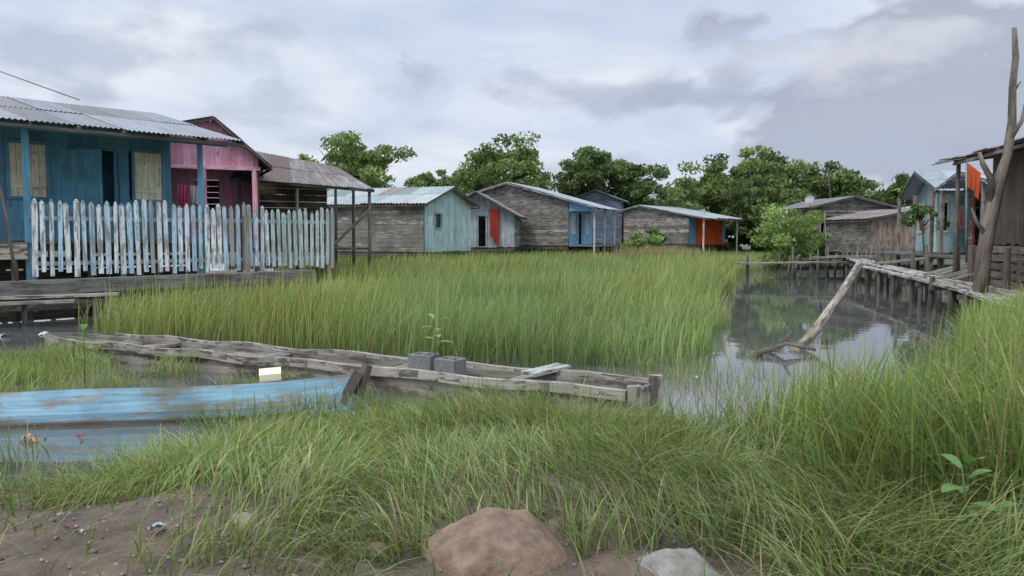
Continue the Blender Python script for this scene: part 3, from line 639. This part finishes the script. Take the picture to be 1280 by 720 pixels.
# ------------------------------------------------------------------ grass
def blades(name,x,y,h,w,az,lean,col,seg=4,z=None,mat=M_grass,droop=0.35):
    n=len(x); t=np.linspace(0,1,seg+1)[None,:]
    z0=(np.maximum(height(x,y),-0.08) if z is None else z)-0.02
    dx,dy=np.cos(az)[:,None],np.sin(az)[:,None]; L=(lean*h)[:,None]
    off=L*t**1.8
    cx=x[:,None]+dx*off; cy=y[:,None]+dy*off; cz=z0[:,None]+h[:,None]*(t-droop*lean[:,None]*t**2.5)
    tw=az+np.pi/2+rng.uniform(-0.9,0.9,n); sx,sy=np.cos(tw)[:,None],np.sin(tw)[:,None]
    ww=(w[:,None]*0.5)*(1-t**2*0.92)
    Lf=np.stack([cx-sx*ww,cy-sy*ww,cz],-1); R=np.stack([cx+sx*ww,cy+sy*ww,cz],-1)
    Vv=np.stack([Lf,R],2).reshape(-1,3)
    b=(np.arange(n)*(seg+1)*2)[:,None]+np.arange(seg)[None,:]*2
    F=np.stack([b,b+1,b+3,b+2],-1).reshape(-1,4)
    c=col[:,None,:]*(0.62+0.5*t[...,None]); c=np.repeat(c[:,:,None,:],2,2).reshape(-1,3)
    return mesh_np(name,Vv,F,c,mat,True)
def inpoly(x,y,poly):
    r=np.zeros(len(x),bool); n=len(poly)
    for i in range(n):
        x1,y1=poly[i];x2,y2=poly[(i+1)%n]
        cnd=((y1>y)!=(y2>y)); xx=(x2-x1)*(y-y1)/(y2-y1+1e-12)+x1
        r^=cnd&(x<xx)
    return r
def gcol(n,base,var,dry=0.08):
    c=np.array(base)[None,:]*(1+rng.uniform(-var,var,(n,1)))*(1+rng.uniform(-0.08,0.08,(n,3)))
    q=rng.random((n,1)); c=c*(1+(q-0.5)*np.array([[0.45,0.12,0.0]]))
    d=rng.random(n)<dry; c[d]=np.array([0.42,0.36,0.2])*(1+rng.uniform(-.3,.3,(d.sum(),1))); return c
field=[(-7.0,12.7),(-5.6,11.6),(-3.6,10.5),(-1.4,9.4),(0.4,8.8),(1.5,8.8),(2.4,9.9),(2.9,12.0),(3.9,15),(5.4,20),(7.4,27),(9.5,33),(15,42),(14,50),(-12,50),(-10,34),(-4.2,21),(-3.6,18.9),(-5.3,16.4),(-6.4,15.4),(-7.2,14.3)]
def fieldgrass(name,ylo,yhi,dens,w,hs,seg,col=(0.25,0.325,0.11),dry=0.08,lm=0.24):
    ar=(yhi-ylo)*28; n=int(ar*dens); x=rng.uniform(-12,16,n); y=rng.uniform(ylo,yhi,n)
    xx=x+0.5*(vnoise(x,y,0.8,1)-.5)+0.25*(vnoise(x,y,3,2)-.5); yy=y+1.0*(vnoise(x,y,0.8,2)-.5)+0.35*(vnoise(x,y,2.7,3)-.5)
    k=inpoly(xx,yy,field)&(rng.random(n)<0.45+0.9*vnoise(x,y,1.6,0)); x=x[k];y=y[k];n=len(x)
    big=vnoise(x,y,0.45,3); h=rng.uniform(hs[0],hs[1],n)*(0.72+0.5*big)
    h*=np.where(rng.random(n)<0.3,0.6,1)
    az=0.25+rng.normal(0,1.0,n)+2*(vnoise(x,y,1.3,2)-.5); lean=np.abs(rng.normal(lm,0.2,n))
    tint=vnoise(x,y,0.7,0)[:,None]
    c=gcol(n,col,0.28,dry)*(0.8+0.4*tint)
    c=c*(1-0.18*sstep(0.5,0.75,vnoise(x,y,0.25,1))[:,None])
    c=c*(1+(vnoise(x,y,0.35,2)[:,None]-0.5)*np.array([[0.25,0.0,-0.1]]))
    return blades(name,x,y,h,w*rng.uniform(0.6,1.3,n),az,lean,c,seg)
fieldgrass('marsh_grass',8.0,14,360,0.015,(0.55,0.9),5)
fieldgrass('marsh_grass',14,24,165,0.021,(0.65,0.95),4)
fieldgrass('marsh_grass',24,50,70,0.034,(0.65,0.95),3)
fieldgrass('marsh_grass_seed_stems',8.5,24,7,0.012,(0.95,1.2),4,(0.38,0.37,0.2),0.4,0.12)
def fore(name,n,hs,w,leanmu,region,seg=5,dry=0.12,col=(0.225,0.295,0.105),droop=0.35,hmod=None):
    x=rng.uniform(-7,9,n); y=rng.uniform(2.3,12,n)
    k=region(x,y)>rng.random(n); x=x[k];y=y[k];n=len(x)
    h=rng.uniform(*hs,n)*(0.65+0.7*vnoise(x,y,1.4,1)); az=rng.uniform(0,6.28,n)*0.6+6*vnoise(x,y,1.1,2)
    if hmod: h=h*hmod(x,y)
    c=gcol(n,col,0.32,dry)*(0.75+0.5*vnoise(x,y,1.2,3)[:,None])
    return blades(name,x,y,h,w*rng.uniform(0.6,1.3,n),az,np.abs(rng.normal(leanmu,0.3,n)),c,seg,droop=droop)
def rockmask(x,y,g=0.0):
    return (((x+0.04)/(0.3+g))**2+((y-3.1)/(0.3+g))**2<1)|(((x-0.64)/(0.2+g))**2+((y-2.92)/(0.22+g))**2<1)
def r_low(x,y):
    e=edge(x)+0.5*(vnoise(x,y,1.3,1)-.5)
    d=(y<e).astype(float)*np.clip(0.2+1.3*vnoise(x,y,1.8,0),0,1)
    bare=sstep(-0.75,-1.5,x+0.6*vnoise(x,y,2,2))*sstep(4.3,3.85,y+0.4*vnoise(x,y,2.5,1)) 
    d*=1-0.9*np.clip(bare,0,1)
    bare2=sstep(1.1,0.7,x)*sstep(3.2,3.0,y+0.2*vnoise(x,y,2.5,1))
    d*=1-0.6*bare2
    d*=~rockmask(x,y)
    front=((x>-0.5)&(x<0.95)&(y<3.05)); d*=np.where(front,0.25,1)
    d*=np.where((x<-2.5)&(y>4.0),0.4,1)
    return d
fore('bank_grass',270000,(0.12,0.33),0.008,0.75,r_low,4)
def r_mid(x,y):
    e=edge(x)+0.4; d=(y<e)*sstep(4.0,5.0,y)*sstep(-2.9,-2.1,x)*0.8*np.clip(vnoise(x,y,1.7,3)*1.6-.1,0,1)
    d*=1-0.75*((x>-0.2)&(x<1.2)&(y>5.9))
    return d
fore('bank_grass',62000,(0.22,0.42),0.009,0.5,r_mid,5)
def r_tall(x,y):
    e=edge(x)+0.5*(vnoise(x,y,0.9,1)-.4); s=sstep(1.3,2.2,x)*sstep(3.0,4.0,y+0.5*(x-2))
    seed=((x-1.95)**2+(y-3.35)**2<0.09)
    return (y<e)*s*(0.25+0.9*vnoise(x,y,1.5,0))*(~seed)
def hm(x,y):
    u=x/y; lim=np.clip((1.5-0.155*y)/0.85,0.45,1.0); return np.where(u>0.52,1.0,lim)
fore('tall_bank_grass',165000,(0.4,0.8),0.012,0.42,r_tall,6,0.1,(0.235,0.315,0.105),hmod=hm)
def r_reed(x,y): return ((x/y>0.55)&(y>7.5)&(y<edge(x)+0.3)&(x<9))*0.8
fore('tall_bank_grass',65000,(0.7,1.0),0.014,0.3,r_reed,5,0.08,(0.235,0.315,0.105))
def r_c(x,y):
    a=((x<-4.6)&(y>8.0)&(y<10.0)).astype(float)*0.6
    cl=10.6-(x+6.2)*0.529
    b=((x<-0.2)&(x>-6)&(y>7.3)&(y<cl-0.42)).astype(float)*np.where(y>cl-1.0,0.55,0.35)*(vnoise(x,y,2,1)>.36)
    c=((x<-3)&(y>4.8)&(y<6.0)).astype(float)*0.25*(vnoise(x,y,1.6,2)>.68)
    d=((x>1.0)&(x<2.8)&(y>6.6)&(y<9.3)).astype(float)*0.1*(vnoise(x,y,1.6,2)>.45)
    e=((x>-2.6)&(x<0.4)&(y>6.1)&(y<cl-0.42)&(y<7.0)&(~((x<-1.3)&(y>6.55)))).astype(float)*0.4
    return a+b+c+d+e
fore('canal_grass',175000,(0.22,0.42),0.01,0.4,r_c,4)
n=2500; x=rng.normal(7.6,1.0,n); y=rng.uniform(40,44,n); blades('dry_reeds',x,y,rng.uniform(0.9,1.3,n),np.full(n,0.03),rng.uniform(0,6.28,n),np.full(n,0.2),gcol(n,(0.3,0.27,0.14),.3,0.3),3)
# ------------------------------------------------------------------ trees
def leaves(pts,size,cols,name=None,mat=M_leaf):
    n=len(pts); a=rng.normal(size=(n,3)); a/=np.linalg.norm(a,axis=1,keepdims=True)
    b=rng.normal(size=(n,3)); b-=a*(a*b).sum(1,keepdims=True); b/=np.linalg.norm(b,axis=1,keepdims=True)
    s=(size*rng.uniform(0.5,1.4,n))[:,None]
    P=np.stack([pts-a*s,pts+b*s*0.45,pts+a*s,pts-b*s*0.45],1).reshape(-1,3)
    F=np.arange(4*n).reshape(-1,4); return P,F,np.repeat(cols,4,0)
BR_=2.15
def crown(c,R,H,nl,lsize,base,seed,nclump=26):
    r=np.random.default_rng(seed); P=[];C=[]
    for k in range(nclump):
        d=r.normal(size=3); d/=np.linalg.norm(d); rr=r.uniform(0.4,1.12)
        cc=np.array(c)+d*rr*np.array([R,R,H]); cr=r.uniform(0.13,0.36)*min(R,H*1.3)
        m=int(nl/nclump*r.uniform(0.6,1.3)*(cr/(0.25*min(R,H*1.3)))**1.3); q=r.normal(size=(m,3)); q/=np.linalg.norm(q,axis=1,keepdims=True)
        q*=(r.random((m,1))**0.5)*cr*np.array([r.uniform(1,1.6),r.uniform(1,1.6),0.75])
        P.append(cc+q); sh=r.uniform(0.6,1.35); col=np.array(base)[None]*BR_*sh*r.uniform(0.65,1.35,(m,1)); 
        col=col*(1+r.uniform(-.08,.08,(m,3))); C.append(col)
    return np.concatenate(P),np.concatenate(C)
def tree(name,x,y,h,R,H,nl,lsize,base,seed,ground=0.3,nclump=26,trunk_r=0.16):
    E=empty(name,(x,y,ground)); r=random.Random(seed); m=MB()
    cz=h-H
    base_p=V((x,y,ground-0.3)); top=V((x+r.uniform(-.4,.4),y,cz))
    mid=base_p.lerp(top,0.5)+V((r.uniform(-.3,.3),0,0))
    m.tube([base_p,mid,top,top+V((r.uniform(-.3,.3),0,H*0.7))],[trunk_r,trunk_r*.75,trunk_r*.5,trunk_r*.15],(0.1,0.09,0.07),7)
    for k in range(8):
        a=k*0.8+r.random(); s=mid.lerp(top,r.uniform(0.2,1)); e=V((x+math.cos(a)*R*.75,y+math.sin(a)*R*.75,cz+r.uniform(-.3,.6)*H))
        m.tube([s,s.lerp(e,.5)+V((0,0,.2)),e],[trunk_r*.4,trunk_r*.25,trunk_r*.08],(0.1,0.09,0.07),6)
    m.obj('trunk_and_limbs',M_bark,E)
    P,C=crown((x,y,cz),R,H,nl,lsize,base,seed,nclump); Pv,F,Cv=leaves(P,lsize,C)
    o=mesh_np('crown',Pv,F,Cv,M_leaf); attach(o,E)
tree('mangrove_tree',-11.4,58,8.5,3.8,2.0,11000,0.17,(0.085,0.115,0.04),1,nclump=60)
tree('mangrove_tree',-5.4,63,6.7,3.0,1.7,7500,0.17,(0.08,0.11,0.04),2,nclump=42)
tree('mangrove_tree',-0.4,60,8.7,3.1,2.3,11000,0.17,(0.078,0.108,0.036),3,nclump=60)
tree('mangrove_tree',5.4,61,7.9,2.5,2.0,8000,0.17,(0.055,0.08,0.03),4,nclump=42)
tree('mangrove_tree',9.2,62,7.4,2.4,2.0,8000,0.17,(0.055,0.08,0.03),5,nclump=42)
Ps=[];Cs=[]
specs=[]
tops={-22:7.5,-18:6.5,-14:6,-10:5.6,-6:5.8,-3:6.2,0:5.8,3:6.3,6:5.6,9:5.8,11:5.2,13:6.2,15:7.2,17:8.4,19:7.7,21:8.7,23:8.3,25:7.7,27:7.3,29:6.4,31:6.2,33:6.0,35:6.2,37:6.2,40:6.4,44:6.7,49:7}
rt=random.Random(5)
for i,(x,h) in enumerate(tops.items()):
    specs.append((x,66+3*math.sin(i*2.1),h+rt.uniform(-.3,.3),2.5,h*0.42))
    specs.append((x+1.2,71+2*math.sin(i),h*0.95+rt.uniform(-.4,.3),2.6,h*0.42))
for i,s_ in enumerate(specs):
    base=(0.065,0.092,0.033) if i%3 else (0.088,0.115,0.04)
    P,C=crown((s_[0],s_[1],s_[2]-s_[4]),s_[3],s_[4],4400,0.2,base,100+i,34); Ps.append(P);Cs.append(C)
    P,C=crown((s_[0],s_[1]-2.0,1.6),2.4,1.5,1300,0.22,(0.05,0.075,0.027),300+i,10); Ps.append(P);Cs.append(C)
Pv,F,Cv=leaves(np.concatenate(Ps),0.19,np.concatenate(Cs)); mesh_np('distant_treeline',Pv,F,Cv,M_leaf)
m=MB(); rr=random.Random(4)
for s_ in specs[::2]: m.tube([(s_[0],s_[1],0),(s_[0]+rr.uniform(-.5,.5),s_[1],s_[2]*.6),(s_[0]+rr.uniform(-.5,.5),s_[1],s_[2]*.9)],[.16,.1,.04],(0.1,0.09,.07),6)
m.obj('treeline_trunks',M_bark)
tree('mangrove_shrub',13.2,38,2.9,1.6,1.35,9000,0.09,(0.1,0.145,0.045),11,0.1,46,0.07)
tree('mangrove_shrub',14.9,40,2.0,1.1,0.9,3000,0.09,(0.09,0.135,0.042),12,0.1,18,0.05)
tree('mangrove_shrub',7.4,43.5,1.9,1.3,0.75,4000,0.09,(0.1,0.145,0.05),13,0.1,20,0.05)
tree('mangrove_shrub',18.6,56,4.2,2.0,1.6,4500,0.16,(0.07,0.105,0.035),14,0.1,20,0.06)
tree('mangrove_shrub',23.0,52,4.3,2.2,1.8,5000,0.16,(0.07,0.105,0.035),15,0.1,20,0.08)
tree('mangrove_shrub',12.9,25.0,2.5,0.6,0.5,1200,0.07,(0.05,0.08,0.03),16,0.9,12,0.03)
# ------------------------------------------------------------------ broadleaf seedlings
def seedling(name,p,h,nl,ls,col,seed):
    r=random.Random(seed); E=empty(name,p); m=MB(); p=V(p)
    m.tube([p,p+V((0.01,0,h*.5)),p+V((-.01,0.01,h))],[0.006,0.005,0.003],(0.15,0.2,0.06),6)
    m.obj('stem',M_leaf,E); m=MB()
    for k in range(nl):
        a=k*2.4+r.random()*.5; z=h*(0.35+0.65*k/(nl-1)); b=p+V((0,0,z)); d=V((math.cos(a),math.sin(a),0.75 if k>nl-4 else 0.25)).normalized()
        s=d.cross(V((0,0,1))).normalized(); L=ls*r.uniform(.8,1.15); rows=[]
        for j in range(7):
            t=j/6; w=math.sin(math.pi*min(1,t*0.93+0.04))**0.8*L*0.27; c=b+d*(L*(t+0.15))-V((0,0,0.25*L*t*t)); rows.append((c-s*w+V((0,0,w*.3)),c,c+s*w+V((0,0,w*.3))))
        for j in range(6):
            for q in (0,1):
                base=len(m.v); m.v+=[rows[j][q],rows[j][q+1],rows[j+1][q+1],rows[j+1][q]]; m.f.append([base,base+1,base+2,base+3]); m.c.append(jit(col,.1)); m.sm.append(True); m.uv+=[(0,0)]*4
    m.obj('leaves',M_leaf,E)
seedling('mangrove_seedling',(-0.76,7.85,0.3),0.42,8,0.15,(0.24,0.36,0.13),1)
seedling('mangrove_seedling',(1.93,3.35,0.17),0.36,8,0.13,(0.15,0.27,0.09),2)
seedling('mangrove_seedling',(1.98,3.25,0.15),0.2,6,0.12,(0.15,0.27,0.09),3)
seedling('mangrove_seedling',(-4.1,7.6,0.1),0.5,7,0.15,(0.12,0.22,0.06),4)
# ------------------------------------------------------------------ rocks
def rock(name,c,sc,seed,mat,sub=5):
    import bmesh
    bm=bmesh.new(); bmesh.ops.create_icosphere(bm,subdivisions=sub,radius=1)
    for v in bm.verts:
        p=v.co.copy(); o=V((seed*3.1,seed*1.7,0))
        f=1.12+0.34*mnoise.noise(p*1.1+o)+0.16*mnoise.noise(p*2.8+o)+0.07*mnoise.noise(p*8+o)+0.03*mnoise.noise(p*20+o)
        q=p*f
        for ax in (V((0.28,-0.3,0.9)),V((-.8,-.5,.3)),V((.75,-.6,.35)),V((0.1,-.95,.45)),V((-.6,-.3,.75)),V((.8,.1,.5))):
            ax=ax.normalized(); d=q.dot(ax); lim=0.8
            if d>lim: q-=ax*(d-lim)*0.9
        v.co=V((q.x*sc[0],q.y*sc[1],q.z*sc[2]))
    for f in bm.faces: f.smooth=True
    me=bpy.data.meshes.new(name); bm.to_mesh(me); bm.free(); me.materials.append(mat)
    o=bpy.data.objects.new(name,me); o.location=c; scene.collection.objects.link(o)
rock('brown_boulder',(-0.04,3.12,0.17),(0.33,0.27,0.21),1,M_rock)
rock('grey_boulder',(0.64,2.93,0.12),(0.25,0.2,0.17),2,M_rock2)
rock('small_rock',(-1.15,4.0,0.2),(0.1,0.08,0.06),3,M_rock2,3)
rock('small_rock',(-1.2,3.5,0.22),(0.07,0.05,0.04),4,M_rock2,3)
rock('small_rock',(-0.55,3.2,0.21),(0.06,0.05,0.04),5,M_rock,3)
rock('small_rock',(-0.85,3.45,0.22),(0.05,0.04,0.03),6,M_rock,3)
m=MB(); rr=random.Random(9)
pal=[(0.5,0.5,0.48),(0.4,0.4,0.38),(0.12,0.2,0.35),(0.35,0.12,0.09),(0.05,0.05,0.05),(0.3,0.28,0.24),(0.25,0.22,0.18)]
def scrap(x,y,z,s,col):
    a=rr.uniform(0,6.28); X_=V((math.cos(a),math.sin(a),rr.uniform(-.3,.3)))*s; Y_=V((-math.sin(a),math.cos(a),rr.uniform(-.4,.5)))*s*rr.uniform(.4,.9); c=V((x,y,z)); g=4
    b=len(m.v)
    for j in range(g+1):
        for i in range(g+1): m.v.append(c+X_*(i/g-.5)+Y_*(j/g-.5)+V((0,0,rr.uniform(-.2,.2)*s)))
    for j in range(g):
        for i in range(g):
            q=b+j*(g+1)+i; m.f.append([q,q+1,q+g+2,q+g+1]); m.c.append(col); m.sm.append(False); m.uv+=[(rr.random(),rr.random())]*4
for i in range(30):
    x=rr.uniform(-3.0,0.4); y=rr.uniform(3.1,4.2); z=float(height(np.array([x]),np.array([y]))[0]); scrap(x,y,z+.008,rr.uniform(.015,.035),rr.choice(pal))
for i in range(14):
    x=rr.uniform(-4.6,-2.4); y=rr.uniform(4.8,6.0); scrap(x,y,0.012,rr.uniform(.03,.06),rr.choice(pal))
for (x,y,s_,c_) in ((-3.55,5.8,0.16,(0.5,0.28,0.18)),(-2.5,5.3,.08,(0.6,.6,.6)),(-0.75,4.2,.1,(.05,.05,.07)),(-1.5,3.3,.08,(.4,.42,.45)),
   (1.95,8.4,.05,(.5,.5,.45)),(-7.2,12.2,.15,(.6,.6,.6)),(-6.8,11.9,.15,(.6,.3,.2)),(-7.7,12.0,.2,(.6,.6,.6)),(-6.3,11.4,.12,(.5,.5,.5))):
    z=max(0.02,float(height(np.array([x]),np.array([y]))[0])+.03); scrap(x,y,z,s_,c_)
m.obj('litter',M_paint)
n=1800; px=rng.uniform(-4,2.5,n); py=rng.uniform(2.6,4.6,n); m=MB()
for i in range(n):
    z=float(height(px[i:i+1],py[i:i+1])[0]); s_=random.uniform(.004,.016)*(2 if random.random()<.04 else 1); c=V((px[i],py[i],z+s_*.2)); b=len(m.v)
    for d_ in ((1,0,0),(0,1,0),(-1,0,0),(0,-1,0),(0,0,.7),(0,0,-.7)): m.v.append(c+V(d_)*s_*random.uniform(.7,1.2))
    for f in ((0,1,4),(1,2,4),(2,3,4),(3,0,4),(1,0,5),(2,1,5),(3,2,5),(0,3,5)): m.f.append([b+k for k in f]); m.c.append(jit(random.choice([(.2,.17,.14),(.3,.27,.23),(.12,.1,.08)]),.2)); m.sm.append(True); m.uv+=[(0,0)]*3
m.obj('gravel',M_paint)
# ------------------------------------------------------------------ satellite dishes, cable
def dish(name,c,r,ground=1.5):
    E=empty(name,c); m=MB(); c=V(c); n=V((-0.5,-0.75,0.45)).normalized(); a=n.cross(V((0,0,1))).normalized(); b=n.cross(a)
    g=6; k=20; m.v.append(c)
    for i in range(1,g+1):
        for j in range(k):
            an=6.283*j/k; rr_=r*i/g; m.v.append(c+(a*math.cos(an)+b*math.sin(an))*rr_+n*(0.25*r*(i/g)**2))
    for j in range(k): m.f.append([0,1+j,1+(j+1)%k]); m.uv+=[(0,0)]*3; m.c.append((.6,.6,.6)); m.sm.append(True)
    for i in range(g-1):
        for j in range(k):
            p=1+i*k; m.f.append([p+j,p+k+j,p+k+(j+1)%k,p+(j+1)%k]); m.uv+=[(0,0)]*4; m.c.append((.6,.6,.6)); m.sm.append(True)
    m.obj('reflector',M_metal,E); m=MB(); m.tube([c+b*r*0.9,c+n*r*0.9],[.012,.012],(.3,.3,.3),5); m.tube([c,c-n*.1-V((0,0,.3)),V((c.x-n.x*.1,c.y-n.y*.1,ground))],[.025,.025,.025],(.3,.3,.3),6); m.obj('mount',M_metal,E)
dish('satellite_dish',(16.6,44.8,3.55),0.26,2.0); dish('satellite_dish',(13.3,56,3.15),0.26,2.5)
m=MB(); m.tube([(-14,20,6.25),(-12.4,19.5,5.5),(-10.3,19.3,4.75)],[0.012]*3,(0.05,0.05,0.05),5); m.obj('power_cable',M_bark)
m=MB(); m.tube([(18.6,38,0.5),(18.55,38,3.9)],[.03,.02],(.3,.28,.25),6); m.tube([(14.2,36,0.3),(14.0,36,2.6)],[.03,.02],(.3,.28,.25),6); m.obj('thin_poles',M_wood)
# ------------------------------------------------------------------ world
w=bpy.data.worlds.new('World'); scene.world=w; w.use_nodes=True; nt=w.node_tree; nt.nodes.clear(); L=nt.links
out=nt.nodes.new('ShaderNodeOutputWorld'); bg=nt.nodes.new('ShaderNodeBackground'); bg.inputs[1].default_value=0.1
sky=N(nt,'ShaderNodeTexSky',sky_type='NISHITA'); sky.sun_disc=False; sky.sun_elevation=math.radians(50); sky.sun_rotation=math.radians(-141)
tc=N(nt,'ShaderNodeTexCoord'); sp=N(nt,'ShaderNodeSeparateXYZ'); L.new(tc.outputs['Generated'],sp.inputs[0])
def M(op,a,b=None,c=None):
    n=nt.nodes.new('ShaderNodeMath'); n.operation=op
    for i,v in enumerate((a,b,c)):
        if v is None: continue
        if isinstance(v,(int,float)): n.inputs[i].default_value=v
        else: L.new(v,n.inputs[i])
    return n.outputs[0]
zz=M('ADD',M('MAXIMUM',sp.outputs[2],0.0),0.16)
cv=N(nt,'ShaderNodeCombineXYZ'); L.new(M('DIVIDE',sp.outputs[0],zz),cv.inputs[0]); L.new(M('DIVIDE',sp.outputs[1],zz),cv.inputs[1])
nA=N(nt,'ShaderNodeTexNoise',i_Scale=1.0,i_Detail=8.0,i_Roughness=0.5,i_Distortion=0.3); L.new(cv.outputs[0],nA.inputs['Vector'])
mpb=N(nt,'ShaderNodeMapping'); mpb.inputs['Scale'].default_value=(1,1,2.0); mpb.inputs['Location'].default_value=(3.1,1.2,0.4); L.new(tc.outputs['Generated'],mpb.inputs[0])
nB=N(nt,'ShaderNodeTexNoise',i_Scale=6.5,i_Detail=9.0,i_Roughness=0.52,i_Distortion=0.1); L.new(mpb.outputs[0],nB.inputs['Vector'])
rA=ramp(nt,[(0.36,(0.50,0.60,0.80)),(0.48,(0.61,0.69,0.85)),(0.6,(0.80,0.85,0.93))]); L.new(nA.outputs[0],rA.inputs[0])
gap=ramp(nt,[(0.5,0.0),(0.75,0.5)]); L.new(nB.outputs[0],gap.inputs[0])
def blob(d,sx,sz,r0,r1):
    v=N(nt,'ShaderNodeVectorMath',operation='SUBTRACT'); L.new(tc.outputs['Generated'],v.inputs[0]); v.inputs[1].default_value=d
    v2=N(nt,'ShaderNodeVectorMath',operation='MULTIPLY'); L.new(v.outputs[0],v2.inputs[0]); v2.inputs[1].default_value=(sx,sx,sz)
    v3=N(nt,'ShaderNodeVectorMath',operation='LENGTH'); L.new(v2.outputs[0],v3.inputs[0])
    s=M('ADD',M('SUBTRACT',1.0,v3.outputs['Value']),M('MULTIPLY',M('SUBTRACT',nB.outputs[0],0.5),4.2))
    r=ramp(nt,[(r0,0.0),(r1,1.0)]); L.new(s,r.inputs[0]); return r.outputs[0]
c=rA.outputs[0]
hor=ramp(nt,[(0.0,0.6),(0.14,0.25),(0.3,0.0)]); L.new(sp.outputs[2],hor.inputs[0])
c=mixc(nt,c,(0.78,0.83,0.92),hor.outputs[0])
c=mixc(nt,c,(0.40,0.44,0.55),M('MULTIPLY',blob((0.45,0.88,0.13),3.0,7.0,0.2,0.6),0.85))
c=mixc(nt,c,(0.85,0.88,0.93),M('MULTIPLY',blob((0.34,0.92,0.2),5.5,22,0.45,1.0),0.5))
c=mixc(nt,c,(0.46,0.51,0.64),M('MULTIPLY',blob((0.12,0.98,0.17),4.2,17,0.35,0.9),0.75))
c=mixc(nt,c,(0.47,0.53,0.67),M('MULTIPLY',blob((-0.48,0.86,0.2),3.4,16,0.35,0.95),0.7))
c=mixc(nt,c,(0.46,0.51,0.63),M('MULTIPLY',blob((0.28,0.95,0.09),3.4,22,0.3,0.9),0.75))
c=mixc(nt,c,(0.48,0.54,0.66),M('MULTIPLY',blob((-0.24,0.95,0.15),3.4,22,0.3,0.9),0.6))
zen=ramp(nt,[(0.3,0.0),(0.6,1.0)]); L.new(sp.outputs[2],zen.inputs[0])
c10=N(nt,'ShaderNodeVectorMath',operation='SCALE'); L.new(c,c10.inputs[0])
L.new(M('ADD',10.0,M('MULTIPLY',zen.outputs[0],10.0)),c10.inputs['Scale'])
f=mixc(nt,c10.outputs[0],sky.outputs[0],M('MULTIPLY',gap.outputs[0],0.15))
L.new(f,bg.inputs[0]); L.new(bg.outputs[0],out.inputs[0])
sl=bpy.data.lights.new('sun','SUN'); sl.energy=1.5; sl.angle=math.radians(14); sl.color=(1,0.94,0.84)
so=bpy.data.objects.new('sun',sl); scene.collection.objects.link(so)
sd=V((0.45,0.55,-0.85)).normalized(); so.rotation_euler=sd.to_track_quat('-Z','Y').to_euler()
cd=bpy.data.cameras.new('camera'); cd.lens=28.125; cd.sensor_width=36; cd.clip_end=3000; cd.clip_start=0.05
co=bpy.data.objects.new('camera',cd); co.location=(0,0,1.5); co.rotation_euler=(math.radians(90-3.66),0,0); scene.collection.objects.link(co); scene.camera=co
scene.view_settings.view_transform='Standard'; scene.view_settings.look='None'; scene.view_settings.exposure=0
